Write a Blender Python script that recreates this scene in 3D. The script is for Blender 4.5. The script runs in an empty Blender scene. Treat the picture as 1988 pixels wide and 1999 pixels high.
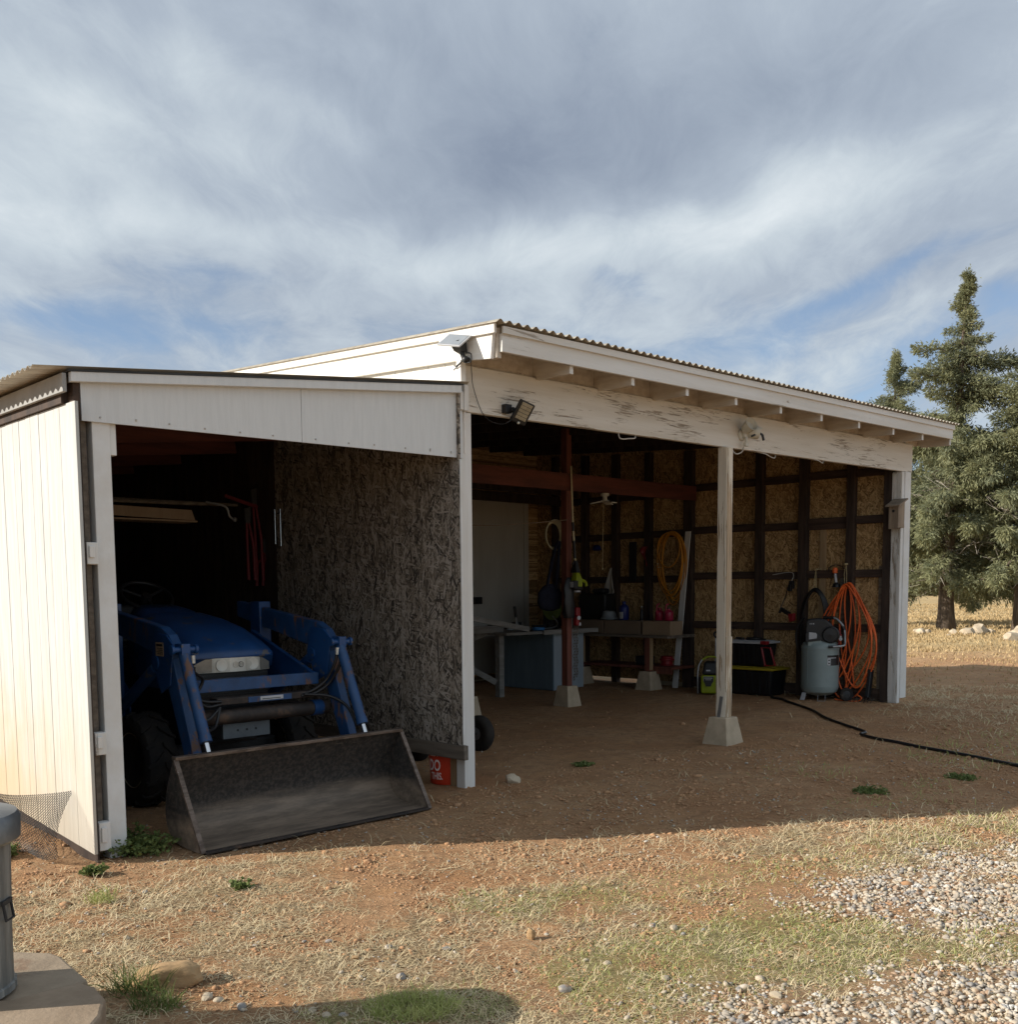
import bpy, math, random
import numpy as np
from mathutils import Vector, Matrix, noise
random.seed(7); RNG = np.random.default_rng(7)
R = math.radians; PI = math.pi
SC = bpy.context.scene; COL = SC.collection
# ------------------------------------------------------------------ frames
# world: X right, Y forward, camera near origin. building frame (u along the front, v into the shed)
A = R(45.7)
UX = Vector((math.sin(A), math.cos(A), 0)); VX = Vector((-math.cos(A), math.sin(A), 0))
OX = Vector((-.28, 7.65, 0)); ROT = R(90)-A
def B2W(p): return OX+UX*p[0]+VX*p[1]+Vector((0, 0, p[2]))
def W2B(x, y):
    q = Vector((x, y, 0))-OX
    return q.dot(UX), q.dot(VX)
def sstep(a, b, x):
    t = np.clip((x-a)/(b-a), 0, 1); return t*t*(3-2*t)
def gz(x, y):
    """terrain height, numpy friendly, world coordinates"""
    x = np.asarray(x, float); y = np.asarray(y, float)
    u = (x-OX.x)*UX.x+(y-OX.y)*UX.y; v = (x-OX.x)*VX.x+(y-OX.y)*VX.y
    near = np.exp(-((x/14)**2+((y-6)/14)**2))
    h = near*(.010*np.sin(1.7*x+.6*y)*np.sin(1.1*y-.4*x+1)+.005*np.sin(5.1*x+2)*np.sin(4.3*y+x)+.003*np.sin(11*x-3*y)*np.sin(9*y+2*x))
    h = h-.035*np.exp(-(((u-3.28)/.7)**2+((v-.0)/.7)**2))
    h = h+.04*sstep(4.6, 6.4, u)*np.exp(-((u-7)/6)**2)
    h = h+.05*np.exp(-(((u+2.95)/.22)**2))*sstep(.1, .5, v)*(1-sstep(7, 8, v))
    far = sstep(18, 60, np.hypot(x, y))
    h = h-.022*np.exp(-(((u+1.56)/1.0)**4+((v+.12)/.35)**4))
    return h+far*.05*np.sin(.11*x)*np.sin(.09*y)
def gzb(u, v):
    p = B2W((u, v, 0)); return float(gz(p.x, p.y))
# ------------------------------------------------------------------ mesh builder
class MB:
    def __init__(s): s.v = []; s.f = []; s.m = []; s.mi = 0
    def add(s, vs, fs):
        o = len(s.v); s.v += [tuple(p) for p in vs]
        s.f += [tuple(i+o for i in f) for f in fs]; s.m += [s.mi]*len(fs); return s
    def box(s, a, b, c, d, e, f): # u0,u1,v0,v1,z0,z1
        return s.hexa([(a, c, e), (b, c, e), (b, d, e), (a, d, e), (a, c, f), (b, c, f), (b, d, f), (a, d, f)])
    def hexa(s, p):
        return s.add(p, [(0, 3, 2, 1), (4, 5, 6, 7), (0, 1, 5, 4), (1, 2, 6, 5), (2, 3, 7, 6), (3, 0, 4, 7)])
    def obox(s, c, size, rot=(0, 0, 0)):
        from mathutils import Euler
        m = Euler(rot).to_matrix(); c = Vector(c); x, y, z = [k/2 for k in size]
        return s.hexa([c+m@Vector(p) for p in ((-x, -y, -z), (x, -y, -z), (x, y, -z), (-x, y, -z), (-x, -y, z), (x, -y, z), (x, y, z), (-x, y, z))])
    def bar(s, p0, p1, w, h, up=(0, 0, 1)):
        p0 = Vector(p0); p1 = Vector(p1); d = (p1-p0).normalized(); up = Vector(up)
        if abs(d.dot(up)) > .98: up = Vector((0, 1, 0))
        x = d.cross(up).normalized()*w/2; y = x.cross(d).normalized()*h/2
        return s.hexa([p0-x-y, p0+x-y, p1+x-y, p1-x-y, p0-x+y, p0+x+y, p1+x+y, p1-x+y])
    def prism(s, outline, axis, a, b):
        """outline: 2D points; axis 'u' -> points are (v,z), 'v' -> (u,z), 'z' -> (u,v)"""
        n = len(outline)
        f = {'u': lambda p, t: (t, p[0], p[1]), 'v': lambda p, t: (p[0], t, p[1]), 'z': lambda p, t: (p[0], p[1], t)}[axis]
        vs = [f(p, a) for p in outline]+[f(p, b) for p in outline]
        return s.add(vs, [tuple(range(n))[::-1], tuple(range(n, 2*n))]+[(i, (i+1) % n, (i+1) % n+n, i+n) for i in range(n)])
    def tube(s, pts, r, n=8, closed=False):
        pts = [Vector(p) for p in pts]; m = len(pts); rr = r if hasattr(r, '__len__') else [r]*m
        T = []
        for i in range(m):
            a = pts[(i-1) % m] if closed or i > 0 else pts[i]; b = pts[(i+1) % m] if closed or i < m-1 else pts[i]
            t = (b-a); T.append(t.normalized() if t.length > 1e-9 else Vector((0, 0, 1)))
        nv = T[0].orthogonal().normalized(); vs = []
        for i in range(m):
            nv = (nv-T[i]*nv.dot(T[i]))
            nv = nv.normalized() if nv.length > 1e-6 else T[i].orthogonal().normalized()
            bn = T[i].cross(nv)
            for k in range(n):
                a = 2*PI*k/n; vs.append(pts[i]+(nv*math.cos(a)+bn*math.sin(a))*rr[i])
        fs = []
        for i in range(m if closed else m-1):
            j = (i+1) % m
            for k in range(n):
                l = (k+1) % n; fs.append((i*n+k, i*n+l, j*n+l, j*n+k))
        if not closed: fs += [tuple(range(n))[::-1], tuple(range((m-1)*n, m*n))]
        return s.add(vs, fs)
    def cyl(s, p0, p1, r0, r1=None, n=20):
        return s.tube([p0, p1], [r0, r0 if r1 is None else r1], n)
    def lathe(s, prof, c=(0, 0, 0), axis=(0, 0, 1), n=28, rib=0, ribn=0):
        """prof: (radius, along) pairs"""
        ax = Vector(axis).normalized(); x = ax.orthogonal().normalized(); y = ax.cross(x); c = Vector(c); vs = []
        for r, h in prof:
            for k in range(n):
                a = 2*PI*k/n; q = r*(1+rib*math.cos(ribn*a)) if rib else r
                vs.append(c+ax*h+(x*math.cos(a)+y*math.sin(a))*q)
        m = len(prof)
        fs = [(i*n+k, i*n+(k+1) % n, (i+1)*n+(k+1) % n, (i+1)*n+k) for i in range(m-1) for k in range(n)]
        fs += [tuple(range(n))[::-1], tuple(range((m-1)*n, m*n))]
        return s.add(vs, fs)
    def grid(s, fn, nu, nv):
        vs = [fn(i/nu, j/nv) for i in range(nu+1) for j in range(nv+1)]; w = nv+1
        return s.add(vs, [(i*w+j, (i+1)*w+j, (i+1)*w+j+1, i*w+j+1) for i in range(nu) for j in range(nv)])
    def loft(s, rings, cap=True, closed=True):
        n = len(rings[0]); vs = [p for r in rings for p in r]
        fs = [(i*n+k, i*n+(k+1) % n, (i+1)*n+(k+1) % n, (i+1)*n+k) for i in range(len(rings)-1) for k in range(n if closed else n-1)]
        if cap: fs += [tuple(range(n))[::-1], tuple(range((len(rings)-1)*n, len(rings)*n))]
        return s.add(vs, fs)
    def ball(s, c, r, sx=1, sy=1, sz=1, n=14, m=9, jit=0):
        vs = []
        for i in range(m+1):
            t = PI*i/m
            for k in range(n):
                a = 2*PI*k/n; j = 1+(random.uniform(-jit, jit) if jit else 0)
                vs.append((c[0]+r*sx*j*math.sin(t)*math.cos(a), c[1]+r*sy*j*math.sin(t)*math.sin(a), c[2]+r*sz*j*math.cos(t)))
        return s.add(vs, [(i*n+k, (i+1)*n+k, (i+1)*n+(k+1) % n, i*n+(k+1) % n) for i in range(m) for k in range(n)])
BASE = {}
def root_of(o):
    while o.parent: o = o.parent
    return o
def finish(me, smooth, bevel, o, seg=2):
    if smooth is not None:
        me.shade_smooth()
        if smooth < 179: me.set_sharp_from_angle(angle=R(smooth))
    if bevel:
        m = o.modifiers.new('bevel', 'BEVEL'); m.width = bevel; m.segments = seg; m.limit_method = 'ANGLE'; m.angle_limit = R(40)
def mk(mb, name, mats, base=(0, 0, 0), smooth=None):
    me = bpy.data.meshes.new(name)
    me.from_pydata([(p[0]-base[0], p[1]-base[1], p[2]-base[2]) for p in mb.v], [], mb.f)
    me.validate()
    for m in (mats if isinstance(mats, (list, tuple)) else [mats]): me.materials.append(m)
    if len(me.polygons) == len(mb.m): me.polygons.foreach_set('material_index', mb.m)
    me.update(); return me
def part(mb, name, mats, parent, smooth=None, bevel=0, label=None):
    rt = root_of(parent); b = BASE[rt]
    me = mk(mb, name, mats, b if mb_abs.get(rt, True) else (0, 0, 0))
    o = bpy.data.objects.new(name, me); COL.objects.link(o); o.parent = parent
    finish(me, smooth, bevel, o)
    if label: o['label'] = label
    return o
mb_abs = {}
def props(o, label=None, cat=None, group=None, kind=None):
    if label: o['label'] = label
    if cat: o['category'] = cat
    if group: o['group'] = group
    if kind: o['kind'] = kind
def thing(name, label, cat, base=(0, 0, 0), group=None, rot=0, absolute=True, world=False):
    o = bpy.data.objects.new(name, None); COL.objects.link(o); o.empty_display_size = .1
    o.location = Vector(base) if world else B2W(base); o.rotation_euler = (0, 0, rot if world else ROT+rot)
    BASE[o] = base; mb_abs[o] = absolute; props(o, label, cat, group); return o
def single(mb, name, mats, label, cat, base=(0, 0, 0), group=None, rot=0, absolute=True, world=False, smooth=None, bevel=0, kind=None):
    me = mk(mb, name, mats, base if absolute else (0, 0, 0)); o = bpy.data.objects.new(name, me); COL.objects.link(o)
    o.location = Vector(base) if world else B2W(base); o.rotation_euler = (0, 0, rot if world else ROT+rot)
    BASE[o] = base; mb_abs[o] = absolute; props(o, label, cat, group, kind); finish(me, smooth, bevel, o); return o
def arr_mesh(name, V, F, mat):
    V = np.asarray(V, np.float32); F = np.asarray(F, np.int32); k = F.shape[1]
    me = bpy.data.meshes.new(name); me.vertices.add(len(V)); me.vertices.foreach_set('co', V.ravel())
    me.loops.add(F.size); me.loops.foreach_set('vertex_index', F.ravel()); me.polygons.add(len(F))
    me.polygons.foreach_set('loop_start', np.arange(0, F.size, k, dtype=np.int32)); me.update(calc_edges=True); me.validate()
    for m in (mat if isinstance(mat, (list, tuple)) else [mat]): me.materials.append(m)
    return me
# ------------------------------------------------------------------ materials
def nd(nt, t, ins=None, **pr):
    n = nt.nodes.new('ShaderNode'+t)
    for k, v in pr.items(): setattr(n, k, v)
    for k, v in (ins or {}).items():
        if isinstance(v, bpy.types.NodeSocket): nt.links.new(v, n.inputs[k])
        else: n.inputs[k].default_value = v
    return n
def c4(c): return (c[0], c[1], c[2], 1)
def mth(nt, op, a, b=0., c=None, clamp=False):
    n = nd(nt, 'Math', {0: a, 1: b}, operation=op); n.use_clamp = clamp
    if c is not None:
        if isinstance(c, bpy.types.NodeSocket): nt.links.new(c, n.inputs[2])
        else: n.inputs[2].default_value = c
    return n.outputs[0]
def mixc(nt, f, a, b):
    n = nd(nt, 'Mix', data_type='RGBA'); 
    for i, v in ((0, f), (6, a), (7, b)):
        if isinstance(v, bpy.types.NodeSocket): nt.links.new(v, n.inputs[i])
        else: n.inputs[i].default_value = v if i == 0 else c4(v)
    return n.outputs[2]
def step(nt, x, a, b):
    n = nd(nt, 'MapRange', {0: x, 1: a, 2: b, 3: 0., 4: 1.}, interpolation_type='SMOOTHSTEP'); return n.outputs[0]
def coords(nt, stretch=(1, 1, 1), rot=(0, 0, 0)):
    tc = nd(nt, 'TexCoord').outputs['Object']
    if rot != (0, 0, 0): tc = nd(nt, 'Mapping', {0: tc, 'Rotation': rot}).outputs[0]
    return nd(nt, 'Mapping', {0: tc, 'Scale': stretch}).outputs[0]
def noi(nt, co, scale, detail=5, rough=.6, dist=0.):
    return nd(nt, 'TexNoise', {'Vector': co, 'Scale': scale, 'Detail': detail, 'Roughness': rough, 'Distortion': dist}).outputs[0]
def newmat(name):
    m = bpy.data.materials.new(name); m.use_nodes = True; nt = m.node_tree; nt.nodes.clear()
    out = nd(nt, 'OutputMaterial'); bs = nd(nt, 'BsdfPrincipled'); nt.links.new(bs.outputs[0], out.inputs[0]); return m, nt, bs
def M(name, c1, c2=None, rough=.6, metal=0., scale=6, stretch=(1, 1, 1), detail=6, bump=0., bscale=None, c3=None, c3scale=2., c3thr=.6, c3soft=.08, c3stretch=(1, 1, 1), spec=.4, ramp=(.35, .65), rvar=.12, trans=0.):
    m, nt, bs = newmat(name); co = coords(nt, stretch); n1 = noi(nt, co, scale, detail)
    c2 = c2 or tuple(k*.75 for k in c1)
    col = mixc(nt, step(nt, n1, *ramp), c2, c1)
    big = noi(nt, coords(nt), 1.3, 3); col = mixc(nt, mth(nt, 'MULTIPLY', step(nt, big, .4, .7), .35), col, c2)
    rg = mth(nt, 'MULTIPLY_ADD', n1, rvar, rough-rvar/2)
    if c3:
        n3 = noi(nt, coords(nt, c3stretch), c3scale, 7, .65); f3 = step(nt, n3, c3thr, c3thr+c3soft)
        col = mixc(nt, f3, col, c3); rg = mth(nt, 'MULTIPLY_ADD', f3, .2, rg)
    nt.links.new(col, bs.inputs['Base Color']); nt.links.new(rg, bs.inputs['Roughness'])
    bs.inputs['Metallic'].default_value = metal; bs.inputs['Specular IOR Level'].default_value = spec
    if bump:
        nb = noi(nt, co, bscale or scale*3, 6); b = nd(nt, 'Bump', {'Height': nb, 'Strength': bump, 'Distance': .01}); nt.links.new(b.outputs[0], bs.inputs['Normal'])
    if trans:
        bs.inputs['Transmission Weight'].default_value = trans
    return m
def osb(name, lo, hi, rot90=False, streak=0.):
    """strand board on a plane whose normal is local X: overlapping flakes"""
    m, nt, bs = newmat(name); tc = nd(nt, 'TexCoord').outputs['Object']
    wob = nd(nt, 'TexNoise', {'Vector': tc, 'Scale': 9., 'Detail': 2.}).outputs[1]
    tc = nd(nt, 'VectorMath', {0: tc, 1: nd(nt, 'VectorMath', {0: wob, 3: .02}, operation='SCALE').outputs[0]}, operation='ADD').outputs[0]
    best = None; val = None
    for i, (an, L, W) in enumerate(((4, .11, .012), (-14, .10, .015), (24, .085, .014), (80, .07, .012), (-40, .09, .011), (52, .075, .013))):
        a = nd(nt, 'Mapping', {0: tc, 'Rotation': (R(an), 0, 0), 'Location': (0, i*3.3, i*1.7)}).outputs[0]
        a = nd(nt, 'Mapping', {0: a, 'Scale': (.0, 1/W, 1/L)}).outputs[0]
        vo = nd(nt, 'TexVoronoi', {'Vector': a, 'Scale': 1., 'Randomness': .9}); sp = nd(nt, 'SeparateColor', {0: vo.outputs['Color']})
        if best is None: best = sp.outputs[0]; val = sp.outputs[1]
        else:
            g = mth(nt, 'GREATER_THAN', sp.outputs[0], best)
            mx = nd(nt, 'Mix', {0: g, 2: val, 3: sp.outputs[1]}); val = mx.outputs[0]; best = mth(nt, 'MAXIMUM', best, sp.outputs[0])
    fine = noi(nt, coords(nt, (1, 30, 5)), 6, 4)
    v2 = mth(nt, 'MULTIPLY_ADD', fine, .5, mth(nt, 'MULTIPLY_ADD', val, .9, -.2))
    if streak:
        st = noi(nt, coords(nt, (1, 5, .35)), 3, 5); v2 = mth(nt, 'MULTIPLY_ADD', step(nt, st, .35, .65), streak, mth(nt, 'SUBTRACT', v2, streak*.55))
    ramp = nd(nt, 'ValToRGB', {0: v2}); e = ramp.color_ramp.elements
    mid = tuple((a+b)/2 for a, b in zip(lo, hi)); e[0].position = .1; e[0].color = c4(lo); e[1].position = .85; e[1].color = c4(hi)
    k = ramp.color_ramp.elements.new(.5); k.color = c4((mid[0]*1.02, mid[1]*.95, mid[2]*.85))
    nt.links.new(ramp.outputs[0], bs.inputs['Base Color']); bs.inputs['Roughness'].default_value = .75; bs.inputs['Specular IOR Level'].default_value = .25
    b = nd(nt, 'Bump', {'Height': best, 'Strength': .35, 'Distance': .004}); nt.links.new(b.outputs[0], bs.inputs['Normal']); return m
def paint_peel(name, paint, bare, axis='u', thr=.62, cracks=True, fs=3.2):
    """old white paint over grainy wood with flakes lost along the grain"""
    m, nt, bs = newmat(name); st = {'u': (.55, 6, 9), 'v': (6, .55, 9), 'z': (9, 9, .5)}[axis]; st2 = {'u': (.5, 14, 22), 'v': (14, .5, 22), 'z': (22, 22, .5)}[axis]
    co = coords(nt, st); patch = noi(nt, coords(nt, {'u': (.6, 1, 2.2), 'v': (1, .6, 2.2), 'z': (1.5, 1.5, .5)}[axis]), 1.7, 3)
    fl = noi(nt, co, fs, 9, .72, .8); s = mth(nt, 'MULTIPLY_ADD', patch, .55, mth(nt, 'MULTIPLY', fl, .72)); f = step(nt, s, thr, thr+.018)
    tone = noi(nt, coords(nt, st), 1.2, 5); p = mixc(nt, step(nt, tone, .3, .75), paint, tuple(k*q for k, q in zip(paint, (.86, .83, .78))))
    gr = noi(nt, coords(nt, st2), 4, 6); w = mixc(nt, step(nt, gr, .35, .65), tuple(k*.55 for k in bare), bare); col = mixc(nt, f, p, w)
    if cracks:
        ck = noi(nt, coords(nt, st2), 2.2, 8, .75, .6); cf = mth(nt, 'MULTIPLY', step(nt, ck, .635, .67), .6); col = mixc(nt, cf, col, (.16, .13, .10))
    nt.links.new(col, bs.inputs['Base Color']); bs.inputs['Roughness'].default_value = .7; bs.inputs['Specular IOR Level'].default_value = .3
    h = mth(nt, 'MULTIPLY_ADD', gr, .5, mth(nt, 'MULTIPLY', f, -.7)); b = nd(nt, 'Bump', {'Height': h, 'Strength': .5, 'Distance': .004}); nt.links.new(b.outputs[0], bs.inputs['Normal']); return m
WH = (.77, .785, .785)
m_white = M('white_painted_board', WH, (.70, .69, .66), .6, scale=4, stretch=(1.2, 3, 1), bump=.15, bscale=30, c3=(.42, .38, .33), c3scale=9, c3thr=.74, c3soft=.03, c3stretch=(3, 3, .8))
m_panel = M('white_painted_panel', (.70, .72, .725), (.65, .67, .675), .6, scale=5, stretch=(6, 6, .6), bump=.25, bscale=40, c3=(.55, .52, .48), c3scale=16, c3thr=.76, c3soft=.02)
m_beam = paint_peel('peeling_painted_beam', (.76, .73, .67), (.47, .40, .32), 'u', .70, fs=7)
m_fascia = paint_peel('painted_fascia', (.76, .765, .755), (.45, .40, .34), 'u', .76)
m_gable = paint_peel('painted_gable', (.82, .81, .79), (.5, .46, .40), 'v', .80, False)
m_raft = M('painted_rafter', (.66, .60, .52), (.52, .45, .37), .7, scale=3, stretch=(4, .8, 6), bump=.3, bscale=12, c3=(.20, .15, .11), c3scale=3, c3thr=.66, c3stretch=(2, 1, 3))
m_post = paint_peel('painted_post', (.76, .755, .735), (.45, .38, .30), 'z', .735)
m_midpost = paint_peel('worn_painted_post', (.76, .69, .58), (.46, .34, .22), 'z', .76)
m_barepost = paint_peel('worn_lit_post_face', (.80, .74, .62), (.56, .42, .28), 'z', .64)  # worn paint, coloured brighter because this face catches more light
m_dark = M('dark_wood_and_shade', (.075, .050, .037), (.032, .022, .018), .8, scale=3, stretch=(4, 4, .6), bump=.3, bscale=20)  # old wood on studs; rafters, roof lining and rear partition use it as shade
m_girt = M('dark_old_girt', (.090, .058, .043), (.04, .026, .02), .8, scale=3, stretch=(5, .6, 6), bump=.3, bscale=20)
m_red = M('red_stained_wood', (.22, .075, .05), (.13, .045, .03), .65, scale=3, stretch=(6, 6, .5), bump=.25, bscale=20)
m_redb = M('red_stained_beam', (.17, .055, .04), (.10, .034, .026), .7, scale=3, stretch=(.6, 5, 6), bump=.25, bscale=18)
m_lumber = M('grey_brown_lumber', (.20, .165, .13), (.11, .09, .07), .8, scale=3, stretch=(5, .5, 8), bump=.35, bscale=14, c3=(.05, .04, .035), c3scale=5, c3thr=.68)
m_pine = M('pine_lumber', (.42, .30, .17), (.30, .20, .11), .7, scale=3, stretch=(5, 5, .5), bump=.2, bscale=16)
m_osb = osb('strand_board', (.19, .115, .05), (.62, .43, .22))
m_osbg = osb('weathered_strand_board', (.050, .044, .039), (.38, .34, .295), streak=.22)
m_conc = M('concrete', (.53, .43, .31), (.42, .34, .24), .85, scale=8, bump=.25, bscale=60, c3=(.30, .22, .15), c3scale=4, c3thr=.62)
m_metal = M('roofing_sheet', (.50, .45, .36), (.36, .31, .24), .5, .35, scale=5, stretch=(1, 3, 1), c3=(.30, .19, .11), c3scale=4, c3thr=.66)
m_galv = M('galvanised_steel', (.42, .44, .45), (.28, .29, .30), .48, .75, scale=7, stretch=(2, 2, .6), bump=.08, bscale=30, c3=(.30, .26, .22), c3scale=5, c3thr=.66)
m_blk = M('black_plastic', (.016, .016, .018), (.010, .010, .011), .45, scale=9, spec=.5)
m_tote = M('black_tote_plastic', (.014, .015, .018), (.009, .010, .012), .38, scale=4, bump=.05)
m_rub = M('tyre_rubber', (.022, .021, .021), (.035, .030, .026), .85, scale=7, bump=.3, bscale=40, c3=(.10, .075, .055), c3scale=5, c3thr=.62, spec=.2)
m_blue = M('tractor_blue_paint', (.011, .062, .20), (.008, .043, .14), .38, scale=4, bump=.03, c3=(.10, .095, .10), c3scale=9, c3thr=.60, c3soft=.05, spec=.5)
m_bluer = M('scuffed_blue_paint', (.016, .068, .19), (.011, .046, .13), .5, scale=6, bump=.08, c3=(.14, .075, .05), c3scale=9, c3thr=.535, c3soft=.07, c3stretch=(1, 1, .35), spec=.5)
m_rust = M('rusty_dark_steel', (.075, .055, .045), (.035, .030, .028), .62, .3, scale=8, bump=.15, bscale=30, c3=(.15, .095, .065), c3scale=5, c3thr=.58, c3soft=.12)
m_buck0 = M('worn_bucket_steel_plain', (.095, .085, .076), (.05, .047, .044), .6, .15, scale=6, stretch=(.5, 1.5, 2), bump=.18, bscale=40, c3=(.16, .125, .095), c3scale=16, c3thr=.63, c3soft=.06, c3stretch=(.6, 1, 1.4))
m_lip = M('scraped_steel_edge', (.20, .155, .125), (.09, .065, .05), .5, .5, scale=14, stretch=(.6, 2, 2), c3=(.35, .30, .26), c3scale=18, c3thr=.62)
m_chrome = M('polished_rod', (.75, .76, .78), (.65, .66, .68), .18, 1., scale=4, rvar=.05)
m_iron = M('dark_cast_iron', (.055, .056, .058), (.035, .035, .036), .6, .3, scale=7, bump=.15)
m_lens = M('clouded_lamp_lens', (.62, .60, .53), (.50, .48, .42), .2, 0, scale=6, spec=.7, rvar=.05)
m_lensd = M('lamp_reflector', (.28, .27, .24), (.20, .19, .17), .25, .3, scale=8, rvar=.05)
m_silver = M('silver_plastic', (.72, .70, .63), (.62, .60, .54), .4, .2, scale=6)
m_gtank = M('grey_green_tank_paint', (.27, .33, .33), (.23, .285, .285), .42, 0, scale=3, spec=.5, c3=(.22, .22, .2), c3scale=7, c3thr=.7)
m_lgrey = M('light_grey_plastic', (.50, .51, .53), (.44, .45, .47), .45, scale=6)
m_orange = M('orange_air_hose', (.86, .17, .035), (.72, .12, .025), .42, scale=9, spec=.45)
m_yelh = M('yellow_orange_hose', (.62, .27, .02), (.50, .20, .015), .5, scale=9)
m_cream = M('cream_hose', (.62, .56, .36), (.52, .46, .28), .5, scale=9)
m_grnh = M('green_hose', (.16, .20, .05), (.10, .13, .03), .5, scale=9)
m_lime = M('lime_plastic', (.30, .36, .015), (.24, .29, .012), .4, scale=8)
m_yel = M('yellow_lid_plastic', (.42, .33, .03), (.35, .27, .02), .45, scale=6)
m_redp = M('red_plastic', (.28, .016, .02), (.20, .011, .014), .4, scale=8)
m_pink = M('magenta_jug', (.42, .03, .08), (.32, .02, .05), .3, scale=6)
m_dblue = M('dark_blue_plastic', (.02, .035, .20), (.015, .025, .14), .4, scale=6)
m_obuck = M('red_orange_bucket', (.62, .055, .022), (.54, .045, .018), .42, scale=4)
m_ink = M('white_print', (.82, .70, .66), (.76, .62, .58), .6, scale=12)
m_card = M('cardboard', (.34, .245, .16), (.29, .205, .13), .85, scale=3, stretch=(5, .6, 1))
m_cardd = M('old_cardboard', (.22, .165, .115), (.18, .13, .09), .85, scale=3, stretch=(5, .6, 1))
m_cloth = M('off_white_towel', (.64, .62, .57), (.55, .53, .48), .95, scale=12, bump=.4, bscale=80, spec=.1)
m_navy = M('navy_canvas', (.018, .020, .035), (.012, .013, .022), .9, scale=14, bump=.3, bscale=60, spec=.15)
m_pvc = M('white_trim_board', (.70, .70, .67), (.62, .62, .59), .5, scale=3, stretch=(3, 3, .5))
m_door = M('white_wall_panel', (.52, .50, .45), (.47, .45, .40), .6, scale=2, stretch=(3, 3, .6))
m_cab_shade = M('blue_grey_panel_shade', (.17, .24, .30), (.14, .20, .25), .6, scale=3, stretch=(4, 4, .8))
m_cab_lit = M('blue_grey_panel_lit', (.36, .42, .47), (.31, .37, .42), .6, scale=3, stretch=(4, 4, .8))  # same panel in a lit tone for the front; side copy has the shaded tone
m_greyw = M('weathered_grey_wood', (.30, .29, .27), (.20, .19, .175), .8, scale=3, stretch=(.7, 5, 5), bump=.3, bscale=14)
m_bird = M('weathered_birdhouse_wood', (.33, .26, .19), (.21, .16, .115), .8, scale=3, stretch=(5, 5, .6), bump=.3, bscale=16)
m_solar = M('solar_cell_glass', (.30, .32, .345), (.26, .28, .30), .12, 0, scale=6, spec=.8, rvar=.03)  # pale base colour stands in for sky reflected in dark glass
m_led = M('led_lens', (.40, .35, .25), (.28, .24, .16), .3, 0, scale=40, spec=.6)
m_lampw = M('aged_white_lamp', (.66, .64, .56), (.56, .54, .46), .45, scale=7)
m_wirew = M('pale_cable', (.55, .53, .48), (.48, .46, .42), .6, scale=7)
m_twine = M('sisal_twine', (.55, .46, .26), (.45, .36, .2), .9, scale=20)
m_chain = M('old_chain', (.26, .23, .19), (.16, .13, .11), .5, .8, scale=12)
m_bark = M('juniper_bark', (.15, .115, .085), (.07, .052, .04), .9, scale=3, stretch=(5, 5, .7), bump=.7, bscale=10)
m_dead = M('bare_grey_twig', (.42, .38, .33), (.30, .27, .23), .85, scale=5)
m_rock = M('pale_limestone', (.52, .44, .33), (.38, .31, .22), .9, scale=6, bump=.6, bscale=16, c3=(.30, .20, .12), c3scale=4, c3thr=.6)
m_sand = M('tan_sandstone', (.44, .29, .15), (.33, .21, .105), .9, scale=5, stretch=(1, 1, 3), bump=.6, bscale=14, c3=(.22, .17, .12), c3scale=6, c3thr=.62)
m_wire = M('netting_wire', (.10, .10, .10), (.06, .06, .06), .5, .6, scale=20)
m_siding = None
def leafmat(name, c1, c2, c3, sc=1.1, tr=.25):
    m, nt, bs = newmat(name); n1 = noi(nt, coords(nt), sc, 4, .65); n2 = noi(nt, coords(nt), sc*6, 3)
    col = mixc(nt, step(nt, n1, .38, .62), c1, c2); col = mixc(nt, mth(nt, 'MULTIPLY', step(nt, n2, .5, .7), .7), col, c3)
    nt.links.new(col, bs.inputs['Base Color']); bs.inputs['Roughness'].default_value = .7; bs.inputs['Specular IOR Level'].default_value = .2
    t = nd(nt, 'BsdfTranslucent', {0: col}); mx = nd(nt, 'MixShader', {0: tr, 1: bs.outputs[0], 2: t.outputs[0]})
    out = [n for n in nt.nodes if n.type == 'OUTPUT_MATERIAL'][0]; nt.links.new(mx.outputs[0], out.inputs[0]); return m
m_cyp = leafmat('juniper_foliage', (.20, .22, .14), (.27, .28, .155), (.38, .36, .18), .8, .32)
m_weed = leafmat('weed_leaves', (.11, .15, .045), (.15, .19, .06), (.22, .23, .09), 12)
m_straw = leafmat('dry_straw', (.60, .485, .29), (.74, .62, .40), (.38, .275, .155), 5, .12)
m_grass = leafmat('short_green_grass', (.33, .37, .12), (.45, .47, .17), (.66, .60, .30), 9, .25)
m_brush = leafmat('far_brush', (.12, .12, .07), (.17, .15, .09), (.22, .19, .12), .05, .1)
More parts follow.
